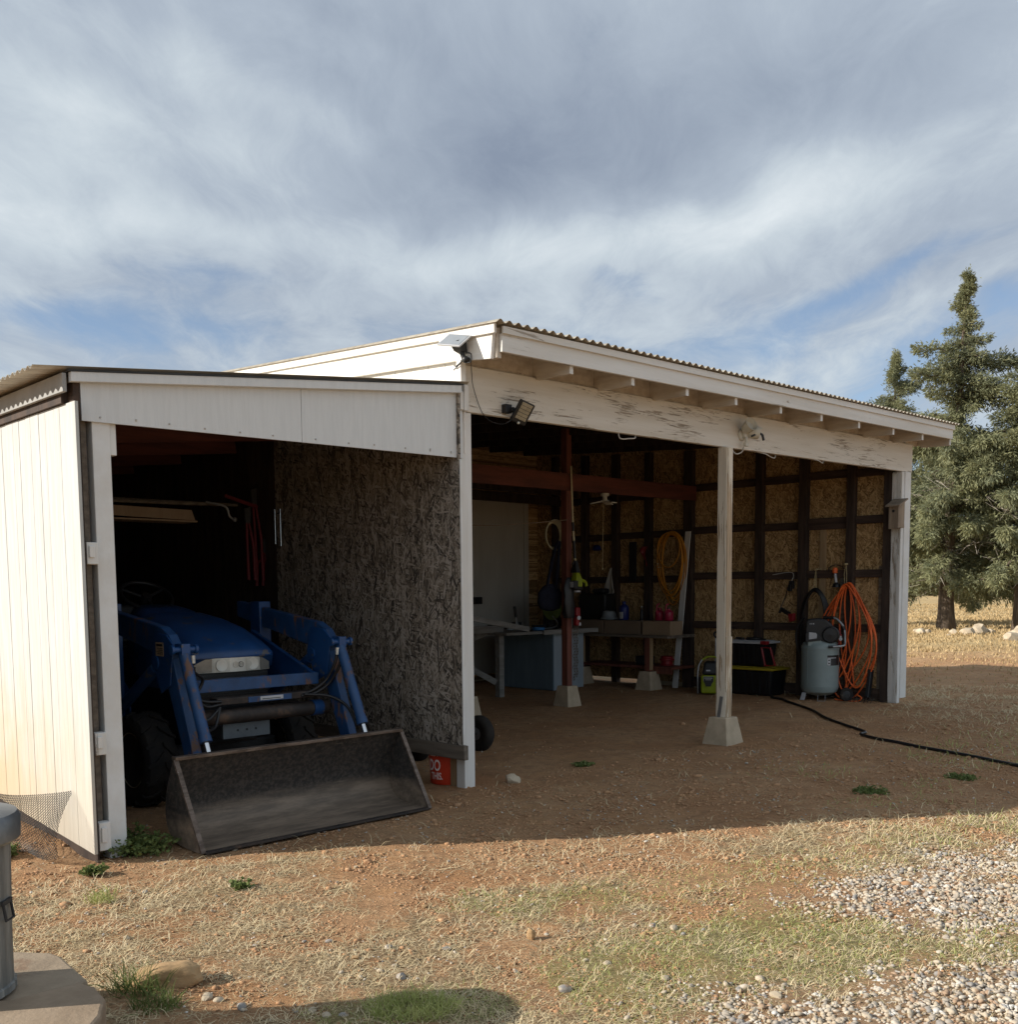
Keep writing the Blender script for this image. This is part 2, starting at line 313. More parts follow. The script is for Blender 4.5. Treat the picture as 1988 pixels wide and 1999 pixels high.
def siding():
    m, nt, bs = newmat('white_siding'); tc = nd(nt, 'TexCoord').outputs['Object']; sx = nd(nt, 'SeparateXYZ', {0: tc})
    z = sx.outputs[2]; n1 = noi(nt, coords(nt, (6, 6, .5)), 4, 5); n2 = noi(nt, coords(nt, (3, 3, 1.2)), 2.2, 6)
    base = mixc(nt, step(nt, n1, .35, .7), (.47, .475, .455), (.56, .565, .545))
    sp = noi(nt, coords(nt), 60, 3); base = mixc(nt, mth(nt, 'MULTIPLY', step(nt, sp, .66, .72), .5), base, (.5, .46, .4))
    s = mth(nt, 'MULTIPLY_ADD', n2, .9, mth(nt, 'MULTIPLY', z, -.75)); f = mth(nt, 'MULTIPLY', step(nt, s, -.44, .28), .8)
    far = step(nt, sx.outputs[1], -.2, 1.6); f = mth(nt, 'MULTIPLY', f, mth(nt, 'MULTIPLY_ADD', far, .6, .4))
    col = mixc(nt, f, base, (.52, .39, .22)); nt.links.new(col, bs.inputs['Base Color']); bs.inputs['Roughness'].default_value = .65
    b = nd(nt, 'Bump', {'Height': n1, 'Strength': .25, 'Distance': .004}); nt.links.new(b.outputs[0], bs.inputs['Normal']); return m
m_siding = siding()
def bucketmat():
    m, nt, bs = newmat('worn_bucket_steel'); tc = nd(nt, 'TexCoord').outputs['Object']; z = nd(nt, 'SeparateXYZ', {0: tc}).outputs[2]
    n1 = noi(nt, coords(nt, (.45, 2, 3)), 7, 7, .7); n2 = noi(nt, coords(nt), 38, 5, .7); n3 = noi(nt, coords(nt, (.3, 1, 3)), 3, 4)
    up = mixc(nt, step(nt, n2, .4, .65), (.028, .027, .026), (.080, .068, .060)); lo = mixc(nt, step(nt, n1, .35, .65), (.13, .10, .075), (.25, .19, .14))
    f = step(nt, mth(nt, 'MULTIPLY_ADD', n3, .16, mth(nt, 'MULTIPLY', z, -1.)), -.14, -.04); col = mixc(nt, f, up, lo)
    sc = noi(nt, coords(nt, (.25, 3, 6)), 9, 6, .7); col = mixc(nt, mth(nt, 'MULTIPLY', step(nt, sc, .64, .70), .6), col, (.30, .25, .20))
    nt.links.new(col, bs.inputs['Base Color']); bs.inputs['Metallic'].default_value = .15; bs.inputs['Roughness'].default_value = .6
    b = nd(nt, 'Bump', {'Height': n2, 'Strength': .25, 'Distance': .004}); nt.links.new(b.outputs[0], bs.inputs['Normal']); return m
m_buck = bucketmat()
def pebblemat():
    m, nt, bs = newmat('river_gravel'); tc = nd(nt, 'TexCoord').outputs['Object']
    vo = nd(nt, 'TexVoronoi', {'Vector': tc, 'Scale': 26.}); sp = nd(nt, 'SeparateColor', {0: vo.outputs['Color']})
    r = nd(nt, 'ValToRGB', {0: sp.outputs[0]}); e = r.color_ramp.elements; r.color_ramp.interpolation = 'CONSTANT'
    e[0].color = (.45, .38, .29, 1); e[1].position = .25; e[1].color = (.34, .30, .25, 1)
    for p, c in ((.42, (.52, .46, .38)), (.56, (.34, .23, .15)), (.68, (.25, .235, .22)), (.8, (.45, .37, .27)), (.93, (.60, .57, .52))):
        k = e.new(p); k.color = c4(c)
    n = noi(nt, tc, 40, 4); col = mixc(nt, mth(nt, 'MULTIPLY', step(nt, n, .4, .7), .3), r.outputs[0], (.33, .25, .17))
    nt.links.new(col, bs.inputs['Base Color']); bs.inputs['Roughness'].default_value = .8; return m
m_peb = pebblemat()
m_bin = M('weathered_zinc', (.30, .30, .285), (.16, .165, .16), .6, .35, scale=9, stretch=(3, 3, .35), bump=.12, bscale=40, c3=(.40, .38, .34), c3scale=5, c3thr=.6, c3stretch=(3, 3, .4))
# ------------------------------------------------------------------ ground
def _hash(i, j, s):
    h = (i*374761393+j*668265263+s*69069) & 0x7fffffff; h = ((h ^ (h >> 13))*1274126177) & 0x7fffffff
    return ((h ^ (h >> 16)) & 0xffff)/65535.
def vn(x, y, f, s=0):
    x = np.asarray(x, float)*f; y = np.asarray(y, float)*f; i = np.floor(x).astype(np.int64); j = np.floor(y).astype(np.int64)
    a = x-i; b = y-j; a = a*a*(3-2*a); b = b*b*(3-2*b)
    return (_hash(i, j, s)*(1-a)+_hash(i+1, j, s)*a)*(1-b)+(_hash(i, j+1, s)*(1-a)+_hash(i+1, j+1, s)*a)*b
def fbm(x, y, f, s=0): return .55*vn(x, y, f, s)+.28*vn(x, y, f*2.1, s+5)+.17*vn(x, y, f*4.3, s+9)
def poly_in(x, y, P, soft):
    x = np.asarray(x, float); y = np.asarray(y, float); ins = np.zeros(x.shape, bool); d = np.full(x.shape, 1e9)
    for (x0, y0), (x1, y1) in zip(P, P[1:]+P[:1]):
        c = ((y0 > y) != (y1 > y)) & (x < (x1-x0)*(y-y0)/(y1-y0+1e-12)+x0); ins ^= c
        t = np.clip(((x-x0)*(x1-x0)+(y-y0)*(y1-y0))/((x1-x0)**2+(y1-y0)**2), 0, 1)
        d = np.minimum(d, np.hypot(x-x0-t*(x1-x0), y-y0-t*(y1-y0)))
    return sstep(-soft, soft, np.where(ins, d, -d))
def seg(x, y, P, r):
    d = np.full(np.shape(x), 1e9)
    for (x0, y0), (x1, y1) in zip(P[:-1], P[1:]):
        t = np.clip(((x-x0)*(x1-x0)+(y-y0)*(y1-y0))/((x1-x0)**2+(y1-y0)**2), 0, 1)
        d = np.minimum(d, np.hypot(x-x0-t*(x1-x0), y-y0-t*(y1-y0)))
    return 1-sstep(r*.35, r*1.25, d)
GW = [(1.35, 4.66), (1.75, 5.0), (2.34, 5.6), (3.0, 5.85), (4.4, 6.5), (5, 4.4), (2.1, 4.2), (1.75, 4.25)]
GB = [(.55, 3.42), (.8, 3.70), (1.2, 3.68), (1.6, 3.92), (2.0, 3.95), (4, 4.0), (4, 1.5), (.35, 1.5)]
def zones(x, y):
    x = np.asarray(x, float); y = np.asarray(y, float); u = (x-OX.x)*UX.x+(y-OX.y)*UX.y; v = (x-OX.x)*VX.x+(y-OX.y)*VX.y
    n1 = fbm(x, y, 1.6, 3); n2 = fbm(x, y, 3.5, 11); n3 = fbm(x, y, .6, 21)
    wx = x+(n2-.5)*.5; wy = y+(n1-.5)*.45
    gr = np.maximum(poly_in(wx, wy, GW, .30)*sstep(.28, .5, fbm(x, y, 2.6, 31)+.10), poly_in(wx, wy, GB, .24)*sstep(.24, .46, fbm(x, y, 2.8, 33)+.13))
    green = seg(wx, wy, [(.45, 3.8), (1.1, 4.2), (1.65, 4.15), (2.4, 4.15), (4, 4.3)], .42)
    green = np.maximum(green, .9*seg(wx, wy, [(-.55, 3.52), (-.2, 3.6)], .22)); green = np.maximum(green, .6*seg(wx, wy, [(.0, 4.8), (.45, 4.75)], .3))
    green = np.maximum(green, .35*seg(wx, wy, [(.9, 4.9), (2.2, 5.75), (3.2, 6.2)], .4))
    st_r = 1-.55*sstep(2.2, 3.6, x)*sstep(6.4, 7.4, y); green = np.maximum(green, .16*seg(wx, wy, [(2.6, 7.5), (3.6, 8.5), (5, 9.6), (7.5, 12)], .9)*sstep(.45, .65, n1))
    inside = sstep(-.25, .05, v)*sstep(-3.1, -2.8, u)*(1-sstep(7.15, 7.4, u))
    worn = np.exp(-((u-2.8)/2.6)**4)*sstep(-2.1, -1.1, v); worn = np.maximum(worn, .8*np.exp(-((u+1.5)/1.4)**4)*sstep(-.9, -.4, v))
    bare = np.maximum(.85*seg(wx, wy, [(-.35, 5.6), (1.35, 5.35)], .55), .6*seg(wx, wy, [(.05, 4.3), (.3, 3.7)], .3))
    bare = np.maximum(bare, .7*seg(wx, wy, [(-2.9, 6.0), (-2.1, 5.2)], .35))
    st = sstep(.36, .66, .5*n1+.5*n2+.06)*(.45+.75*sstep(.3, .6, fbm(x, y, 7., 61)))*(1-.95*inside)*(1-.9*worn)*(1-.75*bare)
    shade = sstep(-.2, .3, (y-5.85)-.19*(x+.3))*(1-sstep(5.2, 7.5, u+.9*n1)); st = st*(1-.97*shade)
    st = st*st_r*(1-((u > -2.45) & (u < -.68) & (v > -.37) & (v < .2)))
    st = np.clip(st*(1.0-.8*gr), 0, 1); green = np.clip(green*sstep(.25, .6, n2+.12)*(1-gr*.8), 0, 1)
    field = sstep(20, 29, np.hypot(x-2, y)+4*(fbm(x, y, .3, 91)-.5))
    return st, green, gr, field, inside
def build_ground():
    n = 820; k = 6.9; s = 1.57; t = np.linspace(-1, 1, n+1); g = s*np.sinh(k*t)
    X, Y = np.meshgrid(g+.4, g+5.6, indexing='ij'); X = X.ravel(); Y = Y.ravel(); Z = gz(X, Y)
    st, gn, gr, fi, ins = zones(X, Y)
    nr = np.exp(-((Y-5.2)/5.5)**4-((X)/6)**4); Z = Z+nr*(1-.8*ins)*(.016*(fbm(X, Y, 5, 41)-.5)+.016*(fbm(X, Y, 15, 43)-.5)*(.4+st)); Zr = Z
    w = n+1; i = np.arange(n*w).reshape(n, w)[:, :n].ravel(); F = np.stack([i, i+w, i+w+1, i+1], 1)
    m, nt, bs = newmat('dry_red_dirt'); tc = nd(nt, 'TexCoord').outputs['Object']
    at = nd(nt, 'Attribute', attribute_name='zone'); z = nd(nt, 'SeparateColor', {0: at.outputs['Color']}); fld = at.outputs['Alpha']
    a = noi(nt, tc, 1.1, 6, .6); b = noi(nt, tc, 9, 8, .7); c = noi(nt, tc, 55, 5, .7); d = noi(nt, tc, 3.1, 5, .6)
    col = mixc(nt, step(nt, a, .35, .65), (.46, .25, .125), (.56, .34, .185)); col = mixc(nt, mth(nt, 'MULTIPLY', step(nt, b, .42, .66), .55), col, (.27, .155, .085))
    col = mixc(nt, mth(nt, 'MULTIPLY', step(nt, d, .5, .68), .5), col, (.56, .31, .145))
    col = mixc(nt, mth(nt, 'MULTIPLY', step(nt, c, .55, .7), .45), col, (.46, .34, .21)); col = mixc(nt, mth(nt, 'MULTIPLY', step(nt, c, .42, .33), .5), col, (.17, .10, .06))
    e = noi(nt, nd(nt, 'Mapping', {0: tc, 'Scale': (1, 1.6, 1)}).outputs[0], 26, 7, .75)
    sf = mth(nt, 'MULTIPLY', step(nt, mth(nt, 'MULTIPLY_ADD', z.outputs[0], .42, e), .62, .86), .85); col = mixc(nt, sf, col, mixc(nt, step(nt, c, .42, .58), (.20, .14, .08), (.46, .35, .21)))
    gf = mth(nt, 'MULTIPLY', step(nt, mth(nt, 'MULTIPLY_ADD', z.outputs[1], .5, e), .6, .9), .55); col = mixc(nt, gf, col, (.27, .26, .11))
    col = mixc(nt, mth(nt, 'MULTIPLY', z.outputs[2], .5), col, (.33, .25, .17))
    f2 = noi(nt, tc, .35, 6, .65); fc = mixc(nt, step(nt, f2, .35, .65), (.44, .31, .155), (.56, .42, .22)); fc = mixc(nt, mth(nt, 'MULTIPLY', step(nt, e, .5, .7), .4), fc, (.26, .18, .09))
    col = mixc(nt, fld, col, fc); nt.links.new(col, bs.inputs['Base Color']); bs.inputs['Roughness'].default_value = .92; bs.inputs['Specular IOR Level'].default_value = .15
    h = mth(nt, 'MULTIPLY_ADD', c, .45, mth(nt, 'ADD', b, mth(nt, 'MULTIPLY', e, .6))); bp = nd(nt, 'Bump', {'Height': h, 'Strength': 1., 'Distance': .045}); nt.links.new(bp.outputs[0], bs.inputs['Normal'])
    me = arr_mesh('ground', np.stack([X, Y, Z], 1), F, m); ca = me.color_attributes.new('zone', 'FLOAT_COLOR', 'POINT')
    ca.data.foreach_set('color', np.stack([st, gn, gr, fi], 1).astype(np.float32).ravel()); me.shade_smooth()
    o = bpy.data.objects.new('ground', me); COL.objects.link(o); o['kind'] = 'structure'
build_ground()
# --- litter, grass and gravel (nobody could count them)
def blades(name, label, cat, mat, n, region, dens, ln, wd, lay, seed):
    rg = np.random.default_rng(seed); (x0, x1, y0, y1) = region
    t = rg.random(n); y = y0*(y1/y0)**t if y0 > 0 else y0+(y1-y0)*t; x = x0+(x1-x0)*rg.random(n)
    if y0 > 0: x = x*(.35+.65*y/y1)
    ok = rg.random(n) < dens(x, y); x = x[ok]; y = y[ok]; n = len(x); z = gz(x, y)
    sc = np.clip(np.hypot(x, y)/4.5, .85, 2.2)
    L = ln*(.5+rg.random(n)*1.0)*sc; W = wd*(.7+.6*rg.random(n))*sc; a = rg.random(n)*2*np.pi; tilt = lay[0]+(lay[1]-lay[0])*rg.random(n)**1.5
    dx = np.cos(a); dy = np.sin(a); cv = (rg.random(n)-.5)*1.0; px = -dy; py = dx
    P0 = np.stack([x, y, z-.002], 1)
    h1 = np.sin(tilt); c1 = np.cos(tilt)
    P1 = P0+np.stack([dx*c1+px*cv*.15, dy*c1+py*cv*.15, h1], 1)*(L*.55)[:, None]
    t2 = tilt*.35; P2 = P1+np.stack([dx*np.cos(t2)+px*cv, dy*np.cos(t2)+py*cv, np.sin(t2)-.06], 1)*(L*.45)[:, None]
    P1[:, 2] = np.maximum(P1[:, 2], z+.003); P2[:, 2] = np.maximum(P2[:, 2], z+.002)
    side = np.stack([px, py, .35*(rg.random(n)-.5)], 1)*(W/2)[:, None]
    V = np.stack([P0-side, P0+side, P1-side*.9, P1+side*.9, P2-side*.25, P2+side*.25], 1).reshape(-1, 3)
    b = (np.arange(n)*6)[:, None]; F = np.concatenate([b+np.array([[0, 1, 3, 2]]), b+np.array([[2, 3, 5, 4]])], 0)
    o = bpy.data.objects.new(name, arr_mesh(name, V, F, mat)); COL.objects.link(o); props(o, label, cat, kind='stuff'); return o
far_in = lambda x, y: (np.abs(x) < y*.56+.3)
dens_s = lambda x, y: np.clip(zones(x, y)[0]*1.0+.03*(1-zones(x, y)[4])*np.where(y < 5.9+.19*x, 1, .2), 0, 1)*far_in(x, y)
blades('dry_grass', 'dry tan grass litter strewn over the red dirt', 'dry grass', m_straw, 430000, (-6.5, 8.5, 3.0, 15), dens_s, .050, .0025, (-.02, .8), 5)
blades('long_straw', 'longer pale straw stems lying across the litter', 'straw', m_straw, 5200, (-4.5, 6, 3.0, 9), lambda x, y: dens_s(x, y)*.6*(y < 5.9+.19*x), .10, .0026, (-.02, .25), 15)
def dens_g(x, y):
    z = zones(x, y); return np.clip(z[1]*1.0, 0, 1)*far_in(x, y)
blades('green_grass', 'short olive green grass patches beside the gravel', 'grass', m_grass, 260000, (-5, 7, 3.0, 12), dens_g, .034, .0024, (.1, 1.2), 6)
def ico():
    p = (1+5**.5)/2; V = [(-1, p, 0), (1, p, 0), (-1, -p, 0), (1, -p, 0), (0, -1, p), (0, 1, p), (0, -1, -p), (0, 1, -p), (p, 0, -1), (p, 0, 1), (-p, 0, -1), (-p, 0, 1)]
    F = [(0, 11, 5), (0, 5, 1), (0, 1, 7), (0, 7, 10), (0, 10, 11), (1, 5, 9), (5, 11, 4), (11, 10, 2), (10, 7, 6), (7, 1, 8), (3, 9, 4), (3, 4, 2), (3, 2, 6), (3, 6, 8), (3, 8, 9), (4, 9, 5), (2, 4, 11), (6, 2, 10), (8, 6, 7), (9, 8, 1)]
    V = [Vector(v).normalized() for v in V]; mid = {}; G = []
    def m(a, b):
        k = (min(a, b), max(a, b))
        if k not in mid: mid[k] = len(V); V.append(((V[a]+V[b])/2).normalized())
        return mid[k]
    for a, b, c in F:
        x, y, z = m(a, b), m(b, c), m(c, a); G += [(a, x, z), (b, y, x), (c, z, y), (x, y, z)]
    return np.array([tuple(v) for v in V]), np.array(G)
IV, IF = ico()
def pebbles(name, label, cat, n, region, dens, size, seed):
    rg = np.random.default_rng(seed); x0, x1, y0, y1 = region
    x = x0+(x1-x0)*rg.random(n); y = y0+(y1-y0)*rg.random(n); ok = rg.random(n) < dens(x, y); x = x[ok]; y = y[ok]; n = len(x); z = gz(x, y)
    s = size*np.exp(rg.normal(0, .30, n)); ax = np.stack([.75+.6*rg.random(n), .6+.4*rg.random(n), .42+.3*rg.random(n)], 1)*s[:, None]; a = rg.random(n)*2*np.pi
    P = IV[None]*(1+.16*(rg.random((n, len(IV), 1))-.5))*ax[:, None, :]
    ti = rg.normal(0, .35, n); c, q = np.cos(ti)[:, None], np.sin(ti)[:, None]; P = np.stack([P[..., 0]*c-P[..., 2]*q, P[..., 1], P[..., 0]*q+P[..., 2]*c], 2)
    c, q = np.cos(a)[:, None], np.sin(a)[:, None]; P = np.stack([P[..., 0]*c-P[..., 1]*q+x[:, None], P[..., 0]*q+P[..., 1]*c+y[:, None], P[..., 2]+(z+ax[:, 2]*(.2+.7*rg.random(n)))[:, None]], 2)
    F = (IF[None]+(np.arange(n)*len(IV))[:, None, None]).reshape(-1, 3)
    me = arr_mesh(name, P.reshape(-1, 3), F, m_peb); me.shade_smooth(); o = bpy.data.objects.new(name, me); COL.objects.link(o); props(o, label, cat, kind='stuff')
pebbles('gravel', 'pale rounded river gravel spread at the lower right', 'gravel', 46000, (.3, 4.2, 3.1, 6.6), lambda x, y: np.clip(zones(x, y)[2]*1.1-.06-.5*(fbm(x, y, 5, 97) > .62), 0, 1)*far_in(x, y), .0086, 8)
pebbles('fine_gravel', 'fine stone chips thinning out around the gravel', 'gravel', 26000, (-.2, 4.2, 3.1, 6.8), lambda x, y: np.clip(np.maximum(poly_in(x, y, GW, .6), poly_in(x, y, GB, .5))-.15*(fbm(x, y, 4, 12)), 0, 1)*far_in(x, y)*.8, .0050, 18)
pebbles('small_grit', 'tiny stone chips scattered across the dirt', 'grit', 16000, (-3.5, 6, 3.1, 9.5), lambda x, y: far_in(x, y)*(.10+.35*(fbm(x, y, 2.2, 51) > .55))*(1-.85*zones(x, y)[4]), .006, 9)
def clods():
    rg = np.random.default_rng(19); n = 230000; t = rg.random(n); y = 3.0*(13/3.0)**t; x = (-6+14*rg.random(n))*(.3+.7*y/13); z_ = zones(x, y)
    ok = rg.random(n) < far_in(x, y)*(.30+.7*(fbm(x, y, 3.1, 71) > .47))*(1-.85*z_[4])*(1-.6*z_[2]); ok &= ~((W2Ba(x, y)[0] > -2.45) & (W2Ba(x, y)[0] < -.68) & (np.abs(W2Ba(x, y)[1]) < .37)); x = x[ok]; y = y[ok]; n = len(x)
    s = .0024*np.exp(rg.normal(0, .55, n))*np.clip(y/4.5, .8, 1.5); P = IV[:12][None]*(1+.5*(rg.random((n, 12, 1))-.5))*(s[:, None]*np.stack([1+.5*rg.random(n), 1+.5*rg.random(n), .6+.3*rg.random(n)], 1))[:, None, :]+np.stack([x, y, gz(x, y)+s*.15], 1)[:, None, :]
    F0 = np.array([(0, 11, 5), (0, 5, 1), (0, 1, 7), (0, 7, 10), (0, 10, 11), (1, 5, 9), (5, 11, 4), (11, 10, 2), (10, 7, 6), (7, 1, 8), (3, 9, 4), (3, 4, 2), (3, 2, 6), (3, 6, 8), (3, 8, 9), (4, 9, 5), (2, 4, 11), (6, 2, 10), (8, 6, 7), (9, 8, 1)])
    o = bpy.data.objects.new('dirt_clods', arr_mesh('dirt_clods', P.reshape(-1, 3), (F0[None]+(np.arange(n)*12)[:, None, None]).reshape(-1, 3), M('dirt_clod', (.45, .26, .135), (.34, .19, .10), .95, scale=9, c3=(.52, .38, .23), c3scale=30, c3thr=.58))); COL.objects.link(o); props(o, 'small tan crumbs of dirt scattered over the ground', 'dirt clods', kind='stuff')
def W2Ba(x, y): return (x-OX.x)*UX.x+(y-OX.y)*UX.y, (x-OX.x)*VX.x+(y-OX.y)*VX.y
clods()
def field():
    rg = np.random.default_rng(29); n = 60000; t = rg.random(n); y = 13*(85/13)**t; x = y*(.30+.32*rg.random(n)); u, v = W2Ba(x, y); ok = (u > 7.5) & (rg.random(n) < (.06+.3*sstep(20, 30, y)+.7*sstep(.45, .62, fbm(x, y, .5, 81))*sstep(15, 27, y))); x = x[ok]; y = y[ok]; n = len(x)
    z = gz(x, y); h = (.03+.06*rg.random(n))*np.clip(y/24, .5, 1.5); a = rg.random(n)*2*np.pi; w = .012*np.clip(y/18, .6, 2.5); c, s_ = np.cos(a), np.sin(a); le = rg.normal(0, .5, (n, 2))*h[:, None]
    V = np.stack([np.stack([x-c*w, y-s_*w, z-.004], 1), np.stack([x+c*w, y+s_*w, z-.004], 1), np.stack([x+le[:, 0]+c*w*.2, y+le[:, 1], z+h], 1)], 1).reshape(-1, 3)
    o = bpy.data.objects.new('field_grass', arr_mesh('field_grass', V, np.arange(n*3).reshape(-1, 3), leafmat('field_straw', (.40, .29, .15), (.52, .39, .21), (.30, .21, .10), .6, .1))); COL.objects.link(o); props(o, 'dry golden grass standing in the field beyond the shed', 'field grass', kind='stuff')
field()
# ------------------------------------------------------------------ main open shed
rr = lambda u: .0137*u
rz = lambda u, v: 3.352+rr(u)+.062*(v+.36)         # underside of the roof sheet
S = thing('open_shed', 'white open fronted timber shed with a corrugated roof and strand board walls', 'shed')
b = MB(); n = 30
b.hexa([(-.03, 0, 2.80), (7.42, 0, 2.90), (7.42, .05, 2.90), (-.03, .05, 2.80), (-.03, 0, 3.135), (7.42, 0, 3.237), (7.42, .05, 3.237), (-.03, .05, 3.135)])
part(b, 'header_beam', m_beam, S, bevel=.004)
b = MB(); b.hexa([(-.03, -.392, 3.165), (7.66, -.392, 3.285), (7.66, -.362, 3.285), (-.03, -.362, 3.165), (-.03, -.392, 3.292), (7.66, -.392, 3.40), (7.66, -.362, 3.40), (-.03, -.362, 3.292)])
part(b, 'fascia_board', m_fascia, S, bevel=.003)
b = MB(); b.hexa([(-.035, -.412, 3.288), (7.67, -.412, 3.396), (7.67, -.3925, 3.396), (-.035, -.3925, 3.288), (-.035, -.412, 3.338), (7.67, -.412, 3.452), (7.67, -.3925, 3.452), (-.035, -.412+.02, 3.338)])
part(b, 'drip_trim', m_fascia, S, bevel=.002)
TU = [.73, 1.47, 2.21, 2.96, 3.73, 4.51, 5.31, 6.12, 6.88, 7.66]
for u in TU:
    t0 = rz(u, -.36)-.03; b = MB(); w = .019
    pts = [(-.355, 3.11+rr(u)), (-.003, 3.118+rr(u)), (-.003, 3.141+rr(u)), (.07, 3.145+rr(u)), (.07, rz(u, .07)-.012), (-.355, rz(u, -.355)-.012)]
    b.prism(pts, 'u', u-w, u+w); b.mi = 1; b.box(u-w, u+w, -.3605, -.3552, 3.111+rr(u), 3.20+rr(u)); ra = part(b, 'rafter_tail', [m_raft, m_white], S)  # white end caps paint in the sky light on the tail ends
    b = MB(); b.prism([(.072, 3.15+rr(u)), (6.25, rz(u, 6.25)-.19), (6.25, rz(u, 6.25)-.013), (.072, rz(u, .072)-.013)], 'u', u-w, u+w); part(b, 'rafter', m_dark, S)  # inner length coloured darker than the painted tail to carry the roof shade
b = MB(); e = [-.03]+TU
for i in range(len(TU)):
    a0, a1 = e[i]+.02, e[i+1]-.02; v = .03+(.012 if i % 2 else 0); b.hexa([(a0, v, 3.139+rr(a0)), (a1, v, 3.139+rr(a1)), (a1, v+.035, 3.139+rr(a1)), (a0, v+.035, 3.139+rr(a0)), (a0, v, rz(a0, v)-.014), (a1, v, rz(a1, v)-.014), (a1, v+.035, rz(a1, v)-.014), (a0, v+.035, rz(a0, v)-.014)])
part(b, 'eave_blocking', m_raft, S)
# gable side (left): siding boards, wide rake board, rake trim
b = MB(); v = 0.0
while v < 6.36:
    v1 = min(v+.2, 6.36); b.hexa([(-.047, v+.002, 2.5), (-.031, v+.002, 2.5), (-.031, v1-.002, 2.5), (-.047, v1-.002, 2.5), (-.047, v+.002, rz(0, v)-.002), (-.031, v+.002, rz(0, v)-.002), (-.031, v1-.002, rz(0, v1)-.002), (-.047, v1-.002, rz(0, v1)-.002)]); v = v1
part(b, 'gable_siding', m_gable, S)
b = MB(); rk = lambda v, d: rz(0, v)-d
b.prism([(-.33, rk(-.33, .235)), (.045, rk(.045, .215)), (6.3, rk(6.3, .215)), (6.3, rk(6.3, .001)), (-.36, rk(-.36, .001))], 'u', -.085, -.055); part(b, 'rake_board', m_gable, S, bevel=.003)
b = MB(); b.prism([(-.392, rk(-.39, .066)), (.20, rk(.2, .066)), (.20, rk(.2, .058)), (6.35, rk(6.35, .058)), (6.35, rk(6.35, -.008)), (-.392, rk(-.39, -.008))], 'u', -.108, -.0855); part(b, 'rake_trim', m_gable, S, bevel=.002)
b = MB(); b.prism([(-.36, rk(-.36, .225)), (-.30, rk(-.30, .228)), (0.0, rk(0, .19)), (0, rk(0, .02)), (-.36, rk(-.36, .02))], 'u', -.054, -.01); part(b, 'barge_rafter', m_raft, S)
# corrugated roof
def corr(fu, nu, u0, u1, v0, v1, zf, per, amp, th, along='u'):
    mb = MB(); n = nu; vs = []
    for k in range(n+1):
        t = u0+(u1-u0)*k/n; h = amp*math.cos(2*PI*t/per)
        for q in (v0, v1): 
            p = (t, q) if along == 'u' else (q, t)
            vs.append((p[0], p[1], zf(*p)+h+amp)); vs.append((p[0], p[1], zf(*p)+h+amp+th))
    fs = []
    for k in range(n):
        a = 4*k; c = a+4; fs += [(a, a+2, c+2, c), (a+1, c+1, c+3, a+3), (a, c, c+1, a+1), (a+2, a+3, c+3, c+2)]
    fs += [(0, 1, 3, 2), (4*n, 4*n+2, 4*n+3, 4*n+1)]
    return mb.add(vs, fs)
part(corr(None, 700, -.125, 7.74, -.44, 6.5, rz, .089, .0125, .0015), 'roof_sheet', m_metal, S, smooth=50)
# front posts
b = MB(); b.box(-.075, .028, .006, .10, -.05, 2.796); part(b, 'front_post', m_post, S, bevel=.003, label='white painted post between the two bays')
z0 = gzb(3.28, 0)
b = MB(); b.box(3.285, 3.39, -.05, .053, z0+.262, 2.842); part(b, 'front_post', [m_midpost], S, bevel=.006, label='worn white post standing on a concrete pier')
b = MB(); b.box(3.288, 3.392, -.062, -.0505, z0+.262, 1.02); b.box(3.291, 3.372, -.058, -.0505, 1.022, 2.83)
part(b, 'post_facing', m_barepost, S, bevel=.002)
b = MB(); b.bar((3.279, .015, z0+.25), (3.279, -.02, z0+.47), .034, .006, (1, 0, 0)); part(b, 'metal_strap', m_galv, S)
b = MB(); b.box(7.15, 7.215, .0, .12, gzb(7.2, 0)-.03, 2.893); part(b, 'front_post', m_white, S, bevel=.003, label='right corner post with grooved trim')
for q, (va, vb) in enumerate(((.0, .03), (.036, .052), (.058, .12))):
    b = MB(); b.box(7.142, 7.1495, va, vb, .05, 2.88); part(b, 'corner_trim', m_post, S)
b = MB(); b.box(7.216, 7.372, -.012, .02, .10, 2.895); part(b, 'corner_trim', m_white, S, bevel=.003)
# right wall
b = MB(); b.hexa([(7.25, .12, .10), (7.262, .12, .10), (7.262, 6.34, .10), (7.25, 6.34, .10), (7.25, .12, 3.478), (7.262, .12, 3.478), (7.262, 6.34, 3.86), (7.25, 6.34, 3.86)]); part(b, 'strand_board_wall', m_osb, S)
b = MB(); b.box(7.264, 7.29, .03, 4.2, -.02, .12); b.box(7.264, 7.29, 5.35, 6.3, -.02, .12); b.hexa([(7.264, .03, .12), (7.29, .03, .12), (7.29, 6.3, .12), (7.264, 6.3, .12), (7.264, .03, 3.472), (7.29, .03, 3.472), (7.29, 6.3, 3.86), (7.264, 6.3, 3.86)]); part(b, 'outer_siding', m_siding, S)
ST = [(.13, .235), (.626, .731), (1.29, 1.41), (1.96, 2.07), (3.12, 3.27), (3.88, 3.99), (4.52, 4.63), (5.15, 5.26), (5.80, 5.90)]
for i, (a, c) in enumerate(ST):
    b = MB(); b.box(7.155, 7.248, a, c, .02, 3.28+.06*a); part(b, 'stud', m_dark, S, bevel=.004)
zg = [.965, 1.66, 2.34, 2.93]
